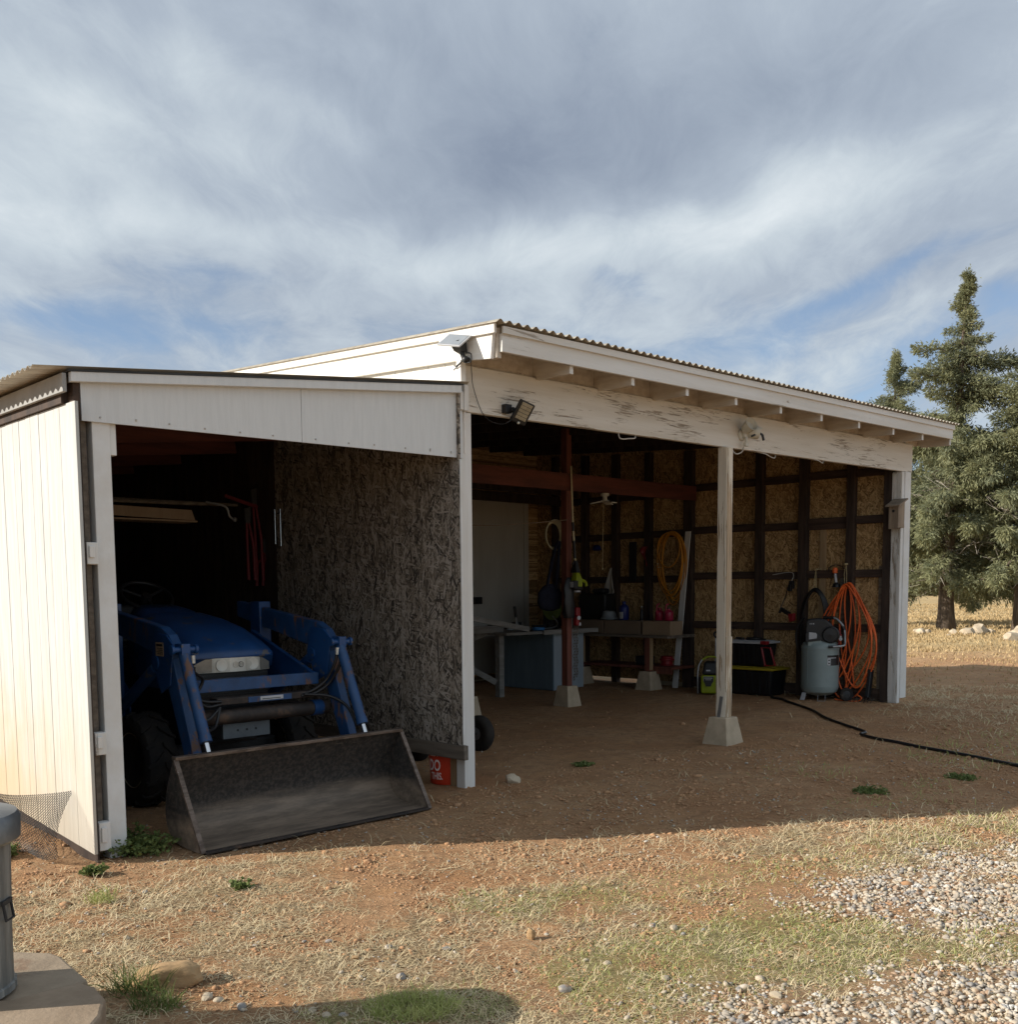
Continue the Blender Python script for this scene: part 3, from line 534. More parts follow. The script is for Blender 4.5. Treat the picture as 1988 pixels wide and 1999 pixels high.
for i in range(len(ST)-1):
    a, c = ST[i][1]+.002, ST[i+1][0]-.002
    for j, z in enumerate(zg):
        dz = [(0, 0, 0, 0), (-.005, 0, .0, .01), (0, -.01, -.035, .0), (.0, .005, -.02, .0), (-.02, -.03, -.04, -.04), (-.02, -.03, -.04, -.05), (-.02, -.03, -.05, -.05), (-.02, -.03, -.05, -.05)][i][j]
        h = .15 if (i == 1 and j == 2) else .10
        b = MB(); b.box(7.20, 7.247, a, c, z+dz-.05-(h-.1), z+dz+.05); part(b, 'girt', m_girt, S, bevel=.003)
b = MB(); b.box(7.19, 7.249, .236, 3.1, .06, .20); part(b, 'bottom_plate', m_girt, S)
b = MB(); b.box(7.225, 7.249, 1.04, 1.13, .05, 2.28); part(b, 'wall_batten', m_pine, S, bevel=.002)
b = MB(); b.box(7.215, 7.249, .755, .83, .05, 1.62); part(b, 'wall_batten', m_lumber, S, bevel=.002)
b = MB(); b.box(7.21, 7.249, .24, .30, .05, 1.75); part(b, 'wall_batten', m_lumber, S, bevel=.002)
# back wall and inner frame
b = MB(); b.hexa([(-.02, 6.32, .06), (7.25, 6.32, .06), (7.25, 6.335, .06), (-.02, 6.335, .06), (-.02, 6.32, 3.76), (7.25, 6.32, 3.86), (7.25, 6.335, 3.86), (-.02, 6.335, 3.76)]); part(b, 'back_wall', m_osb, S)
b = MB(); b.hexa([(-.155, 6.362, -.02), (7.30, 6.362, -.02), (7.30, 6.38, -.02), (-.155, 6.38, -.02), (-.155, 6.362, 3.765), (7.30, 6.362, 3.866), (7.30, 6.38, 3.866), (-.155, 6.38, 3.765)]); part(b, 'outer_siding', m_siding, S)
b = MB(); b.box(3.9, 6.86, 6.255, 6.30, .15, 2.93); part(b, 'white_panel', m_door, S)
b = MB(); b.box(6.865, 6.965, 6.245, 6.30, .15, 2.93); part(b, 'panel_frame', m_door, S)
for z in (2.86, 2.98):
    b = MB(); b.box(3.5, 7.15, 5.7-.35*(z > 2.9), 5.76-.35*(z > 2.9), z-.02, z+.12); part(b, 'ceiling_joist', m_dark, S)
b = MB(); b.hexa([(.05, 3.03, 2.70), (7.14, 3.03, 2.74), (7.14, 3.08, 2.74), (.05, 3.03+.05, 2.70), (.05, 3.03, 2.915), (7.14, 3.03, 2.945), (7.14, 3.08, 2.945), (.05, 3.08, 2.915)]); part(b, 'inner_beam', m_redb, S, bevel=.003)
zp = gzb(4.5, 3.2)
b = MB(); b.box(4.44, 4.535, 3.085, 3.18, zp+.26, 3.5); part(b, 'inner_post', m_red, S, bevel=.004, label='red stained post hung with a chain')
b = MB(); b.box(2.70, 2.80, 3.085, 3.18, .26, 3.5); part(b, 'inner_post', m_red, S, bevel=.004)
b = MB(); b.hexa([(.0, .075, rz(0, .075)-.010), (7.6, .075, rz(7.6, .075)-.010), (7.6, 6.3, rz(7.6, 6.3)-.010), (0, 6.3, rz(0, 6.3)-.010), (.0, .075, rz(0, .075)-.001), (7.6, .075, rz(7.6, .075)-.001), (7.6, 6.3, rz(7.6, 6.3)-.001), (0, 6.3, rz(0, 6.3)-.001)]); part(b, 'added_shade_lining', m_dark, S)  # sheet added under the roof; its dark colour stands in for ceiling shade
for v in ():
    b = MB(); b.hexa([(.0, v, rz(0, v)-.011), (7.5, v, rz(7.5, v)-.011), (7.5, v+.09, rz(7.5, v+.09)-.011), (.0, v+.09, rz(0, v+.09)-.011), (.0, v, rz(0, v)+.0), (7.5, v, rz(7.5, v)), (7.5, v+.09, rz(7.5, v+.09)), (0, v+.09, rz(0, v+.09))]); part(b, 'roof_purlin', m_dark, S)
# ------------------------------------------------------------------ lean-to
L = thing('lean_to', 'white lean-to bay with sunlit plank siding sheltering the tractor', 'lean-to', (-1.5, 0, 0))
lz = lambda u, v=0: 2.668+(u+2.92)*.104
b = MB(); rnd = random.Random(3); v = -.085; wd = [.10, .12, .08, .13, .10, .13, .07, .12]; i = 0
while v < 6.3:
    v1 = v+wd[i % 8]; zb = lambda q: .05+.105*min(max((q+.1)/1.6, 0), 1); o = rnd.uniform(-.0015, .0015)
    b.hexa([(-2.915+o, v+.0015, zb(v)), (-2.897+o, v+.0015, zb(v)), (-2.897+o, v1-.0015, zb(v1)), (-2.915+o, v1-.0015, zb(v1)), (-2.915+o, v+.0015, 2.522), (-2.897+o, v+.0015, 2.522), (-2.897+o, v1-.0015, 2.522), (-2.915+o, v1-.0015, 2.522)]); v = v1; i += 1
part(b, 'plank_siding', m_siding, L, label='sunlit white plank siding stained orange near the ground')
b = MB(); b.box(-2.895, -2.885, -.07, 6.339, -.05, 2.50); part(b, 'siding_backing', m_dark, L)
b = MB(); b.box(-2.862, -2.822, .015, .10, .03, 2.47); part(b, 'corner_stud', m_lumber, L)
b = MB(); b.box(-2.80, -2.698, -.012, .09, gzb(-2.75, 0)-.04, 2.436); part(b, 'front_post', m_white, L, bevel=.004)
b = MB(); b.box(-2.696, -2.66, .0, .05, 2.262, 2.445); part(b, 'post_block', m_post, L, bevel=.003)
for zc, h, w in ((1.715, .12, .05), (.66, .125, .052), (.135, .16, .055)):
    b = MB(); b.box(-2.872, -2.872+w+.012, -.05, .012, zc-h/2, zc+h/2); b.box(-2.862, -2.832, -.062, -.0505, zc-h*.2, zc+h*.34)
    part(b, 'latch_block', m_post, L, bevel=.004)
for a, c, t in ((-2.86, -1.467, 0), (-1.463, -.092, 1)):
    b = MB(); b.hexa([(a, -.032, 2.43+(a+2.86)*.0095), (c, -.032, 2.43+(c+2.86)*.0095), (c, -.014, 2.43+(c+2.86)*.0095), (a, -.014, 2.43+(a+2.86)*.0095), (a, -.032, lz(a)-.03), (c, -.032, lz(c)-.03), (c, -.014, lz(c)-.03), (a, -.014, lz(a)-.03)])
    b.mi = 1
    b.mi = 1
    k = a+.10
    while k < c-.03:
        for zz in ((2.455+(k+2.86)*.0095),): b.cyl((k, -.036, zz+random.uniform(-.006, .02)), (k, -.031, zz), .0055, n=8)
        k += .232+random.uniform(-.04, .04)
    b.mi = 2; k = a+.203
    while k < -9: b.box(k-.0012, k+.0012, -.0328, -.0321, 2.435+(k+2.86)*.0095, lz(k)-.06); k += .203
    part(b, 'front_panel', [m_panel, M('nail_stain', (.52, .51, .49)), M('panel_groove', (.74, .74, .73))], L)
b = MB(); b.hexa([(-2.925, -.075, lz(-2.925)-.045), (-.13, -.075, lz(-.13)-.045), (-.13, -.035, lz(-.13)-.045), (-2.925, -.035, lz(-2.925)-.045), (-2.925, -.075, lz(-2.925)+.008), (-.13, -.075, lz(-.13)+.008), (-.13, -.035, lz(-.13)+.008), (-2.925, -.035, lz(-2.925)+.008)]); part(b, 'front_trim', m_panel, L, bevel=.003)
b = MB(); b.hexa([(-2.94, -.082, lz(-2.94)+.009), (-.12, -.082, lz(-.12)+.009), (-.12, .02, lz(-.12)+.009), (-2.94, .02, lz(-2.94)+.009), (-2.94, -.082, lz(-2.94)+.017), (-.12, -.082, lz(-.12)+.017), (-.12, .02, lz(-.12)+.017), (-2.94, .02, lz(-2.94)+.017)]); part(b, 'dark_flashing', m_iron, L)
b = MB(); b.box(-2.962, -2.94, -.05, 6.2, 2.57, 2.668); part(b, 'eave_fascia', M('grey_fascia', (.34, .34, .33), (.28, .28, .27), .7, scale=4, c3=(.72, .71, .68), c3scale=6, c3thr=.66, c3stretch=(1, .7, 2)), L, bevel=.002)
b = MB(); b.box(-2.935, -2.90, .05, 6.2, 2.525, 2.66); part(b, 'eave_plate', m_dark, L)
b = MB(); b.box(-2.90, -2.865, -.03, .09, 2.47, 2.63); part(b, 'eave_plate', m_girt, L)
part(corr(None, 652, -.065, 6.5, -3.12, -.05, lambda u, v: lz(u)+.02, .076, .010, .0015, 'v'), 'roof_sheet', m_metal, L, smooth=50)
for v in (.9, 2.0, 3.1, 4.2, 5.3):
    b = MB(); b.bar((-2.88, v, lz(-2.88)-.08), (-.17, v, lz(-.17)-.08), .04, .16); part(b, 'roof_joist', m_redb, L)
b = MB(); b.hexa([(-.152, -.06, .345), (-.14, -.06, .345), (-.14, 2.44, .345), (-.152, 2.44, .345), (-.152, -.06, 2.93), (-.14, -.06, 2.93), (-.14, 2.44, 2.94), (-.152, 2.44, 2.94)]); part(b, 'partition_board', m_osbg, L)
b = MB(); b.hexa([(-.150, 2.442, .345), (-.14, 2.442, .345), (-.14, 6.338, .345), (-.150, 6.338, .345), (-.150, 2.442, 2.93), (-.14, 2.442, 2.93), (-.14, 6.338, 2.95), (-.150, 6.338, 2.95)]); part(b, 'shade_dark_partition', m_dark, L)  # rear of the partition board, coloured dark to imitate light falling off inside
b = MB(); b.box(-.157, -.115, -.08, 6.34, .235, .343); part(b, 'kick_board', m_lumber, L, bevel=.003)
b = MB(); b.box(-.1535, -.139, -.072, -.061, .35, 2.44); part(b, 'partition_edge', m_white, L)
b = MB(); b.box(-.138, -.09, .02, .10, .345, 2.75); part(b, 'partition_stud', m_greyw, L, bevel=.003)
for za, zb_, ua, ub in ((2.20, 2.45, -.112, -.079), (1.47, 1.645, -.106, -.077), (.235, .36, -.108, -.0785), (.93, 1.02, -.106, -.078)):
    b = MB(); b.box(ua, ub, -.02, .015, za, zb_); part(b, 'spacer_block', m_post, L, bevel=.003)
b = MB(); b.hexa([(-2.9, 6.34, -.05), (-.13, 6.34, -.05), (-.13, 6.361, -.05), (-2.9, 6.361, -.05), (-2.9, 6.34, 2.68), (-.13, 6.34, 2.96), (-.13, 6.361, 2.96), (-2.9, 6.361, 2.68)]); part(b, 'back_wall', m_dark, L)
b = MB(); b.box(-.062, -.008, .11, .19, -.05, .40); part(b, 'stub_post', m_pine, L, bevel=.003)
# trims tying the lean-to corner to the header
b = MB(); b.box(-.125, -.095, -.05, -.005, 2.80, 2.93); b.box(-.092, -.05, -.06, -.002, 2.795, 2.98); part(b, 'corner_block', m_post, L, bevel=.003)
b = MB(); b.box(-.10, -.05, -.03, .02, 2.985, 3.16); part(b, 'corner_board', m_gable, S, bevel=.003)
# ------------------------------------------------------------------ piers
def pier(u, v, label, rot=0., base=.27, top=.185, h=.262):
    z = gzb(u, v); t = MB(); a, c = base/2, top/2
    t.hexa([(-a, -a, -.02), (a, -a, -.02), (a, a, -.02), (-a, a, -.02), (-c, -c, h), (c, -c, h), (c, c, h), (-c, c, h)])
    return single(t, 'pier_block', m_conc, label, 'concrete pier', (u, v, z), 'concrete pier blocks', rot, False, bevel=.008)
pier(3.338, .0, 'tapered concrete pier under the worn white post at the open front', .0, .30, .20)
pier(4.49, 3.13, 'tapered concrete pier under the red post with the chain')
pier(2.75, 3.13, 'concrete pier just right of the white post, above a black tyre')
pier(6.55, 3.42, 'concrete pier under the front leg of the bench by the side wall', .0, .29, .2)
pier(6.62, 4.78, 'farthest concrete pier, under the rear bench leg behind the pale cabinet', .0, .29, .2)
m_redd = M('dull_red_grip', (.16, .012, .018), (.11, .008, .012), .55)
# ------------------------------------------------------------------ tractor with loader
T = thing('tractor', 'blue compact tractor with a front loader parked in the left bay', 'tractor', (-1.5, 1.2, 0))
uc = -1.5
def arch(v, w, zt, zb, sq=.42, n=22):
    pts = [(uc-w, v, zb)]
    for k in range(n+1):
        a = PI-PI*k/n; c, s = math.cos(a), math.sin(a)
        pts.append((uc+w*math.copysign(abs(c)**sq, c), v, zb+(zt-zb)*(.42+.58*abs(s)**.62) if s > 1e-6 else zb+(zt-zb)*.42))
    pts.append((uc+w, v, zb)); return pts
b = MB(); b.loft([arch(v, w, zt, zb) for v, w, zt, zb in ((.845, .300, 1.052, 1.036), (.86, .318, 1.085, 1.03), (.90, .33, 1.125, .96), (1.0, .338, 1.18, .92), (1.2, .342, 1.255, .90), (1.45, .342, 1.31, .90), (1.70, .335, 1.345, .90), (1.725, .332, 1.347, .90))])
hood = part(b, 'hood', m_blue, T, smooth=60)
for s in (-1, 1):
    b = MB(); x = uc+s*.3445; b.hexa([(x-.001, 1.0, 1.0), (x+.001, 1.0, 1.0), (x+.001, 1.66, 1.02), (x-.001, 1.66, 1.02), (x-.001, 1.02, 1.03), (x+.001, 1.02, 1.03), (x+.001, 1.66, 1.055), (x-.001, 1.66, 1.055)]); part(b, 'side_stripe', m_blk, hood)
b = MB(); b.loft([arch(v, w, zt, zb) for v, w, zt, zb in ((1.732, .315, 1.34, .88), (1.85, .29, 1.375, .88), (2.02, .25, 1.405, .88), (2.06, .23, 1.37, .88))]); part(b, 'dash_cowl', m_blue, T, smooth=60)
fv = lambda du: .838+.55*du*du
def face(a, c, z0, z1, off, mb=None, n=8):
    mb = mb or MB(); return mb.grid(lambda i, j: (uc+a+(c-a)*i, fv(a+(c-a)*i)-off, z0+(z1-z0)*j), n, 1)
b = MB(); b.loft([[(uc+d, fv(d), .935), (uc+d, fv(d)+.06, .935), (uc+d, fv(d)+.06, 1.034), (uc+d, fv(d), 1.034)] for d in [k*.0302-.302 for k in range(21)]])
hp = part(b, 'headlight_panel', m_silver, T)
for a, c, kind in ((-.30, -.172, 'd'), (-.165, -.045, 'r'), (.085, .205, 'r'), (.21, .30, 'd')):
    b = face(a, c, .938, 1.031, .004); l = part(b, 'headlight', m_lensd if kind == 'd' else m_lens, hp)
    if kind == 'r':
        m = (a+c)/2; b = MB(); b.lathe([(.044, 0), (.043, .004), (.030, .003), (.012, .001), (.0, .001)], (uc+m, fv(m)-.0045, .985), (0, -1, 0)); part(b, 'reflector', m_silver, hp, smooth=50)
b = MB(); b.lathe([(.020, 0), (.020, .004), (.0, .004)], (uc+.045, fv(.045)-.001, .985), (0, -1, 0)); em = part(b, 'emblem', m_blk, hp)
b = MB(); b.box(uc+.0425, uc+.0475, fv(.045)-.0075, fv(.045)-.005, .970, 1.0); b.lathe([(.0165, 0), (.0165, .0015), (.0135, .0015), (.0135, 0)], (uc+.045, fv(.045)-.0052, .985), (0, -1, 0)); part(b, 'emblem_mark', m_silver, hp)
b = MB(); b.lathe([(.022, 0), (.022, .002), (0, .002)], (uc+.004, fv(0)-.001, .985), (0, -1, 0)); part(b, 'badge_disc', m_lens, hp)
b = MB(); b.box(uc-.285, uc+.285, .885, .90, .62, .932)
for k in range(12): b.box(uc-.28, uc+.28, .878, .884, .64+k*.024, .652+k*.024)
part(b, 'grille', m_blk, T)
b = MB(); b.box(uc-.20, uc+.20, .90, 2.6, .42, .90); part(b, 'chassis', m_iron, T, bevel=.02)
b = MB(); b.box(uc-.24, uc+.12, .60, .615, .50, .60); b.box(uc-.22, uc+.10, .616, .90, .50, .56)
for k in (-.07, 0, .07): b.mi = 1; b.cyl((uc-.06+k, .5985, .552), (uc-.06+k, .599, .552), .009, n=10); b.mi = 0
part(b, 'front_bracket', [M('grey_bracket', (.16, .175, .185), (.11, .12, .13), .5, .3), m_blk], T, bevel=.004)
b = MB(); b.bar((uc-.5, 1.2, .34), (uc+.5, 1.2, .34), .11, .12); part(b, 'front_axle', m_iron, T, bevel=.015)
def wheel(c, rad, w, lugs, name='front_wheel', rimm=None):
    hub = MB(); hub.lathe([(rad*.20, -w*.36), (rad*.28, -w*.30), (rad*.54, -w*.12), (rad*.58, -w*.42), (rad*.56, -w*.42), (rad*.56, w*.42), (rad*.3, w*.1), (rad*.2, w*.3)], c, (1, 0, 0), 32)
    wh = part(hub, name, rimm or M('cream_wheel_rim', (.34, .29, .20), (.24, .20, .14), .5, c3=(.14, .09, .06), c3thr=.6), T, smooth=50)
    t = MB(); t.lathe([(rad*.57, -w*.40), (rad*.66, -w*.5), (rad*.84, -w*.5), (rad*.925, -w*.42), (rad*.945, -w*.2), (rad*.95, 0), (rad*.945, w*.2), (rad*.925, w*.42), (rad*.84, w*.5), (rad*.66, w*.5), (rad*.57, w*.40)], c, (1, 0, 0), 40)
    for k in range(lugs):
        a = 2*PI*k/lugs
        for sgn in (-1, 1):
            a0 = a+(PI/lugs if sgn > 0 else 0); ps = []
            for q, (aa, uu) in enumerate(((0, .02), (.55, .26), (.75, .50))):
                for rr_ in (.925, 1.0):
                    for da in (-.13, .13):
                        an = a0+(aa+da)*2*PI/lugs*.8; rr2 = rad*(rr_ if q < 2 else rr_-.07); ps.append((c[0]+sgn*uu*w, c[1]+rr2*math.cos(an), c[2]+rr2*math.sin(an)))
            t.add(ps, [(0, 1, 3, 2), (0, 4, 5, 1), (2, 3, 7, 6), (0, 2, 6, 4), (1, 5, 7, 3), (4, 8, 9, 5), (6, 7, 11, 10), (4, 6, 10, 8), (5, 9, 11, 7), (8, 10, 11, 9)])
    part(t, 'tyre', m_rub, wh, smooth=40); return wh
wheel((uc-.53, 1.2, .335), .335, .225, 15); wheel((uc+.60, 1.2, .335), .335, .225, 15)
wheel((uc-.56, 2.75, .55), .55, .32, 18, 'rear_wheel'); wheel((uc+.56, 2.75, .55), .55, .32, 18, 'rear_wheel')
for s in (-1, 1):
    b = MB(); pr = [(2.75+.62*math.cos(R(a)), .55+.62*math.sin(R(a))) for a in range(15, 166, 10)]; pr += [(2.75+.60*math.cos(R(a)), .55+.60*math.sin(R(a))) for a in range(165, 14, -10)]
    b.prism(pr, 'u', uc+s*.40, uc+s*.74); part(b, 'fender', m_blue, T, bevel=.01)
b = MB(); b.box(uc-.26, uc+.26, 2.55, 3.0, .95, 1.05); b.box(uc-.25, uc+.25, 2.96, 3.05, 1.05, 1.40); part(b, 'seat', m_blk, T, bevel=.03)
b = MB(); cs = Vector((uc-.03, 2.14, 1.47)); ax = Vector((0, -.55, .85)).normalized(); e1 = Vector((1, 0, 0)); e2 = ax.cross(e1)
b.tube([cs+(e1*math.cos(2*PI*k/28)+e2*math.sin(2*PI*k/28))*.2 for k in range(28)], .015, 8, True)
for k in range(3): a = 2*PI*k/3+.5; b.cyl(cs-ax*.02, cs+(e1*math.cos(a)+e2*math.sin(a))*.2, .011, n=8)
b.cyl(cs-ax*.02, cs-ax*.30, .022); b.cyl(cs-ax*.04, cs+ax*.01, .04); part(b, 'steering_wheel', m_blk, T, smooth=50)
AU = (uc-.60, uc+.60)
for s, ua in enumerate(AU):
    sg = -1 if s == 0 else 1; w = .032
    b = MB(); b.prism([(1.80, 1.435), (.68, 1.275), (.575, 1.235), (.50, 1.10), (.44, 1.09), (.545, .98), (.235, .36), (.28, .30), (.36, .33), (.60, .84), (.74, 1.04), (1.80, 1.29)][:0]+[(1.80, 1.425), (.66, 1.275), (.545, 1.225), (.475, 1.15), (.50, 1.07), (.225, .36), (.27, .29), (.34, .34), (.59, .90), (.72, 1.09), (1.80, 1.30)], 'u', ua-w, ua+w)
    arm = part(b, 'loader_arm', m_bluer, T, bevel=.008)
    b = MB(); b.box(ua-w-.009, ua-w-.001, .47, .72, .93, 1.21) if 0 else b.prism([(.47, 1.16), (.56, 1.225), (.72, 1.24), (.78, 1.06), (.66, .84), (.53, .9)], 'u', ua-w-.010, ua-w-.0005); part(b, 'gusset_plate', m_blue, arm, bevel=.003)
    if s == 0:
        b = MB(); b.box(ua-w-.0125, ua-w-.0108, .60, .71, 1.085, 1.175); b.mi = 1
        for k, z in enumerate((1.150, 1.134, 1.122, 1.110, 1.098)): b.box(ua-w-.0132, ua-w-.0126, .61, .70-.012*(k % 3), z, z+(.014 if k == 0 else .005))
        part(b, 'paper_decal', [m_card, m_blk], arm)
    b = MB(); b.cyl((ua-.078, .405, 1.135), (ua+.078, .405, 1.135), .019); b.cyl((ua-.09, .405, 1.135), (ua-.07, .405, 1.135), .030); b.cyl((ua+.07, .405, 1.135), (ua+.09, .405, 1.135), .030); b.box(ua-.03, ua+.03, .375, .47, 1.10, 1.172); part(b, 'pivot_pin', m_blue, arm, smooth=40, bevel=.003)
    p0 = Vector((ua, .405, 1.10)); p1 = Vector((ua, .125, .49)); d = (p1-p0)
    b = MB(); b.cyl(p0, p0+d*.86, .037, n=24); b.cyl(p0+d*.82, p0+d*.88, .041, n=24); cy = part(b, 'tilt_cylinder', m_bluer, arm, smooth=40)
    b = MB(); b.cyl(p0+d*.86, p0+d*1.12, .019, n=16); part(b, 'piston_rod', m_chrome, cy, smooth=40)
    b = MB(); b.box(ua-.05, ua+.05, 1.42, 1.56, .45, 1.42); b.prism([(1.35, .45), (1.35, .80), (1.62, 1.0), (1.62, .45)], 'u', ua-sg*.06, ua-sg*.05); part(b, 'loader_tower', m_blue, T, bevel=.008)
    b = MB(); b.cyl((ua-sg*.0, 1.36, .70), (ua-sg*.0, .80, 1.0), .040, n=18); b.cyl((ua-.05, .72, 1.04), (ua+.05, .72, 1.04), .045); part(b, 'lift_cylinder', m_blue, T, smooth=40)
    b = MB(); b.prism([(.56, .835), (.56, .905), (1.38, 1.19), (1.38, .835)], 'u', uc+sg*.455, uc+sg*.462); b.bar((uc+sg*.46, .552, .912), (uc+sg*.46, 1.38, 1.198), .03, .012); part(b, 'guard_plate', m_blue, T)
b = MB(); b.box(uc-.46, uc+.50, .545, .56, .832, .915); b.box(uc-.46, uc+.50, .56, .61, .905, .915); part(b, 'guard_crossbar', m_bluer, T, bevel=.004)
b = MB(); b.box(uc-.33, uc+.42, .50, .60, .745, .790); cb = part(b, 'hose_rail', [m_rust], T, bevel=.004)
b = MB(); b.box(uc-.10, uc+.24, .4965, .4995, .748, .786); part(b, 'blue_rail_patch', m_bluer, cb)
b = MB(); b.box(uc-.01, uc+.17, .493, .496, .756, .782); b.mi = 1; b.box(uc+.005, uc+.15, .4922, .4929, .762, .767); part(b, 'white_decal', [m_lgrey, m_iron], cb)
b = MB(); b.cyl((uc-.57, .56, .66), (uc+.57, .56, .66), .052, n=20); part(b, 'torque_tube', m_rust, T, smooth=40)
b = MB(); b.cyl((uc+.44, .56, .66), (uc+.52, .56, .66), .058, n=20); part(b, 'tube_collar', m_blue, T, smooth=40)
def curve(P, n=10):
    P = [Vector(p) for p in P]; Q = [P[0]*2-P[1]]+P+[P[-1]*2-P[-2]]; o = []
    for i in range(1, len(Q)-2):
        for k in range(n):
            t = k/n; a, b_, c, d = Q[i-1], Q[i], Q[i+1], Q[i+2]
            o.append(.5*((2*b_)+(c-a)*t+(2*a-5*b_+4*c-d)*t*t+(3*b_-a-3*c+d)*t**3))
    return o+[P[-1]]
aL, aR = AU
for P in ([(aL+.05, .40, 1.08), (aL+.07, .42, .99), (aL+.17, .50, .93), (aL+.15, .52, .86), (aL+.08, .5, .83), (aL+.18, .5, .78), (aL+.30, .5, .77)], [(aL+.04, .36, 1.02), (aL+.06, .40, .90), (aL+.08, .44, .83), (aL+.17, .47, .75), (aL+.29, .5, .75)], [(aL+.07, .42, .83), (aL+.08, .44, .70), (aL+.17, .46, .66), (aL+.29, .5, .73)], [(aL+.075, .41, .81), (aL+.06, .35, .68), (aL+.07, .28, .58), (aL+.05, .22, .53)], [(aL+.28, .49, .72), (aL+.22, .44, .62), (aL+.14, .38, .60), (aL+.08, .3, .60)],
          [(aR-.03, .40, 1.08), (aR-.05, .42, .97), (aR-.09, .47, .86), (aR-.19, .50, .79), (aR-.28, .51, .775)], [(aR-.02, .36, 1.02), (aR-.04, .40, .93), (aR-.08, .46, .83), (aR-.18, .49, .77), (aR-.28, .50, .76)], [(aR-.26, .49, .77), (aR-.10, .42, .75), (aR-.02, .32, .68), (aR-.02, .2, .55)]):
    b = MB(); b.tube(curve(P), .0105, 8); part(b, 'hydraulic_hose', m_blk, T, smooth=60)
for p in ((aL+.055, .395, 1.075), (aL+.075, .41, .81), (aR-.035, .395, 1.075)):
    b = MB(); b.cyl((p[0], p[1], p[2]-.03), (p[0], p[1], p[2]+.02), .014, n=6); part(b, 'hose_fitting', m_silver, T)
# bucket
prof = curve([(-.335, 0, .010), (-.18, 0, .012), (-.04, 0, .022), (.06, 0, .075), (.095, 0, .17), (.075, 0, .30), (.015, 0, .43), (-.025, 0, .505)], 5)
prof = [(p.x, p.z) for p in prof]; u0, u1 = -2.395, -.722
b = MB(); th = .010; inn = prof; outp = []
for i, p in enumerate(prof):
    a = prof[max(i-1, 0)]; c = prof[min(i+1, len(prof)-1)]; t = Vector((c[0]-a[0], c[1]-a[1])).normalized(); outp.append((p[0]+t.y*th, max(p[1]-t.x*th, .001)))
b.loft([[(u, q[0], q[1]) for q in inn+outp[::-1]] for u in [u0+(u1-u0)*k/16 for k in range(17)]]); bk = part(b, 'bucket', m_buck, T, smooth=40)
for ua, ub in ((u0-.012, u0-.0005), (u1+.0005, u1+.012)):
    b = MB(); b.prism(outp[:1]+outp+[(-.03, .515)], 'u', ua, ub); part(b, 'bucket_side', m_buck, bk, bevel=.002)
    b = MB(); m = (ua+ub)/2; b.bar((m, -.345, .004), (m, -.040, .512), .016, .03, (1, 0, 0)); part(b, 'side_cutter', m_lip, bk, bevel=.002)
b = MB(); b.bar((u0-.012, -.028, .520), (u1+.012, -.028, .520), .055, .022); part(b, 'top_lip', m_lip, bk, bevel=.003)
b = MB(); b.bar((u0, -.335, .006), (u1, -.335, .006), .05, .012); part(b, 'cutting_edge', m_rust, bk, bevel=.002)
for ua in AU:
    b = MB(); b.prism([(.032, .455), (.10, .50), (.17, .40), (.15, .15), (.113, .17), (.092, .31)], 'u', ua-.03, ua-.015); b.prism([(.032, .455), (.10, .50), (.17, .40), (.15, .15), (.113, .17), (.092, .31)], 'u', ua+.015, ua+.03); part(b, 'bucket_bracket', m_rust, bk)
# ------------------------------------------------------------------ things in the left bay
def txt(body, size, font_bold=True):
    cu = bpy.data.curves.new('t', 'FONT'); cu.body = body; cu.size = size; cu.align_x = 'CENTER'; cu.offset = size*.018; cu.resolution_u = 3
    ob = bpy.data.objects.new('t', cu); COL.objects.link(ob); bpy.context.view_layer.update()
    me = bpy.data.meshes.new_from_object(ob.evaluated_get(bpy.context.evaluated_depsgraph_get())); bpy.data.objects.remove(ob); return me
def wrap(mb, body, size, rad, z, ang, squeeze=.78):
    me = txt(body, size); vs = []
    for q in me.vertices:
        a = ang+q.co.x*squeeze/rad; vs.append((rad*math.sin(a), -rad*math.cos(a), z+q.co.y))
    mb.add(vs, [tuple(p.vertices) for p in me.polygons]); bpy.data.meshes.remove(me)
bu, bv = .012, .31
K = thing('bucket', 'red orange plastic pail with white stencil words under the grey kick board', 'bucket', (bu, bv, gzb(bu, bv)), rot=-ROT+R(2), absolute=False)
b = MB(); b.lathe([(.128, 0), (.132, .006), (.149, .30), (.156, .302), (.156, .315), (.150, .318), (.150, .345), (.154, .35), (.154, .366), (.147, .366), (.146, .31), (.129, .012), (0, .012)], n=40); part(b, 'pail', m_obuck, K, smooth=50)
b = MB(); wrap(b, "LET'S", .082, .1492, .225, R(-33), .74); wrap(b, 'DO', .122, .1462, .112, R(-42), .60); wrap(b, 'THIS.', .076, .1405, .043, R(-36), .64); part(b, 'stencil_words', m_ink, K)
C = thing('hand_cart', 'low hand cart on two black tyres behind the white post', 'cart', (.8, 1.25, 0))
for u in (.47, 1.22):
    b = MB(); b.lathe([(.05, -.05), (.09, -.03), (.09, .03), (.05, .05)], (u, 1.25, .168), (1, 0, 0)); w = part(b, 'wheel', m_galv, C, smooth=50)
    b = MB(); b.lathe([(.088, -.045), (.12, -.055), (.152, -.05), (.168, -.025), (.170, 0), (.168, .025), (.152, .05), (.12, .055), (.088, .045)], (u, 1.25, .168), (1, 0, 0), 32); part(b, 'tyre', m_rub, w, smooth=60)
b = MB(); b.cyl((.47, 1.25, .168), (1.22, 1.25, .168), .012); b.box(.55, 1.05, 1.15, 1.9, .19, .21); part(b, 'deck', m_blk, C)
b = MB(); b.tube(curve([(.62, 1.4, .25), (.70, 1.3, .30), (.72, 1.25, .24), (.66, 1.22, .19)]), .003, 6); part(b, 'tie_wire', m_galv, C)
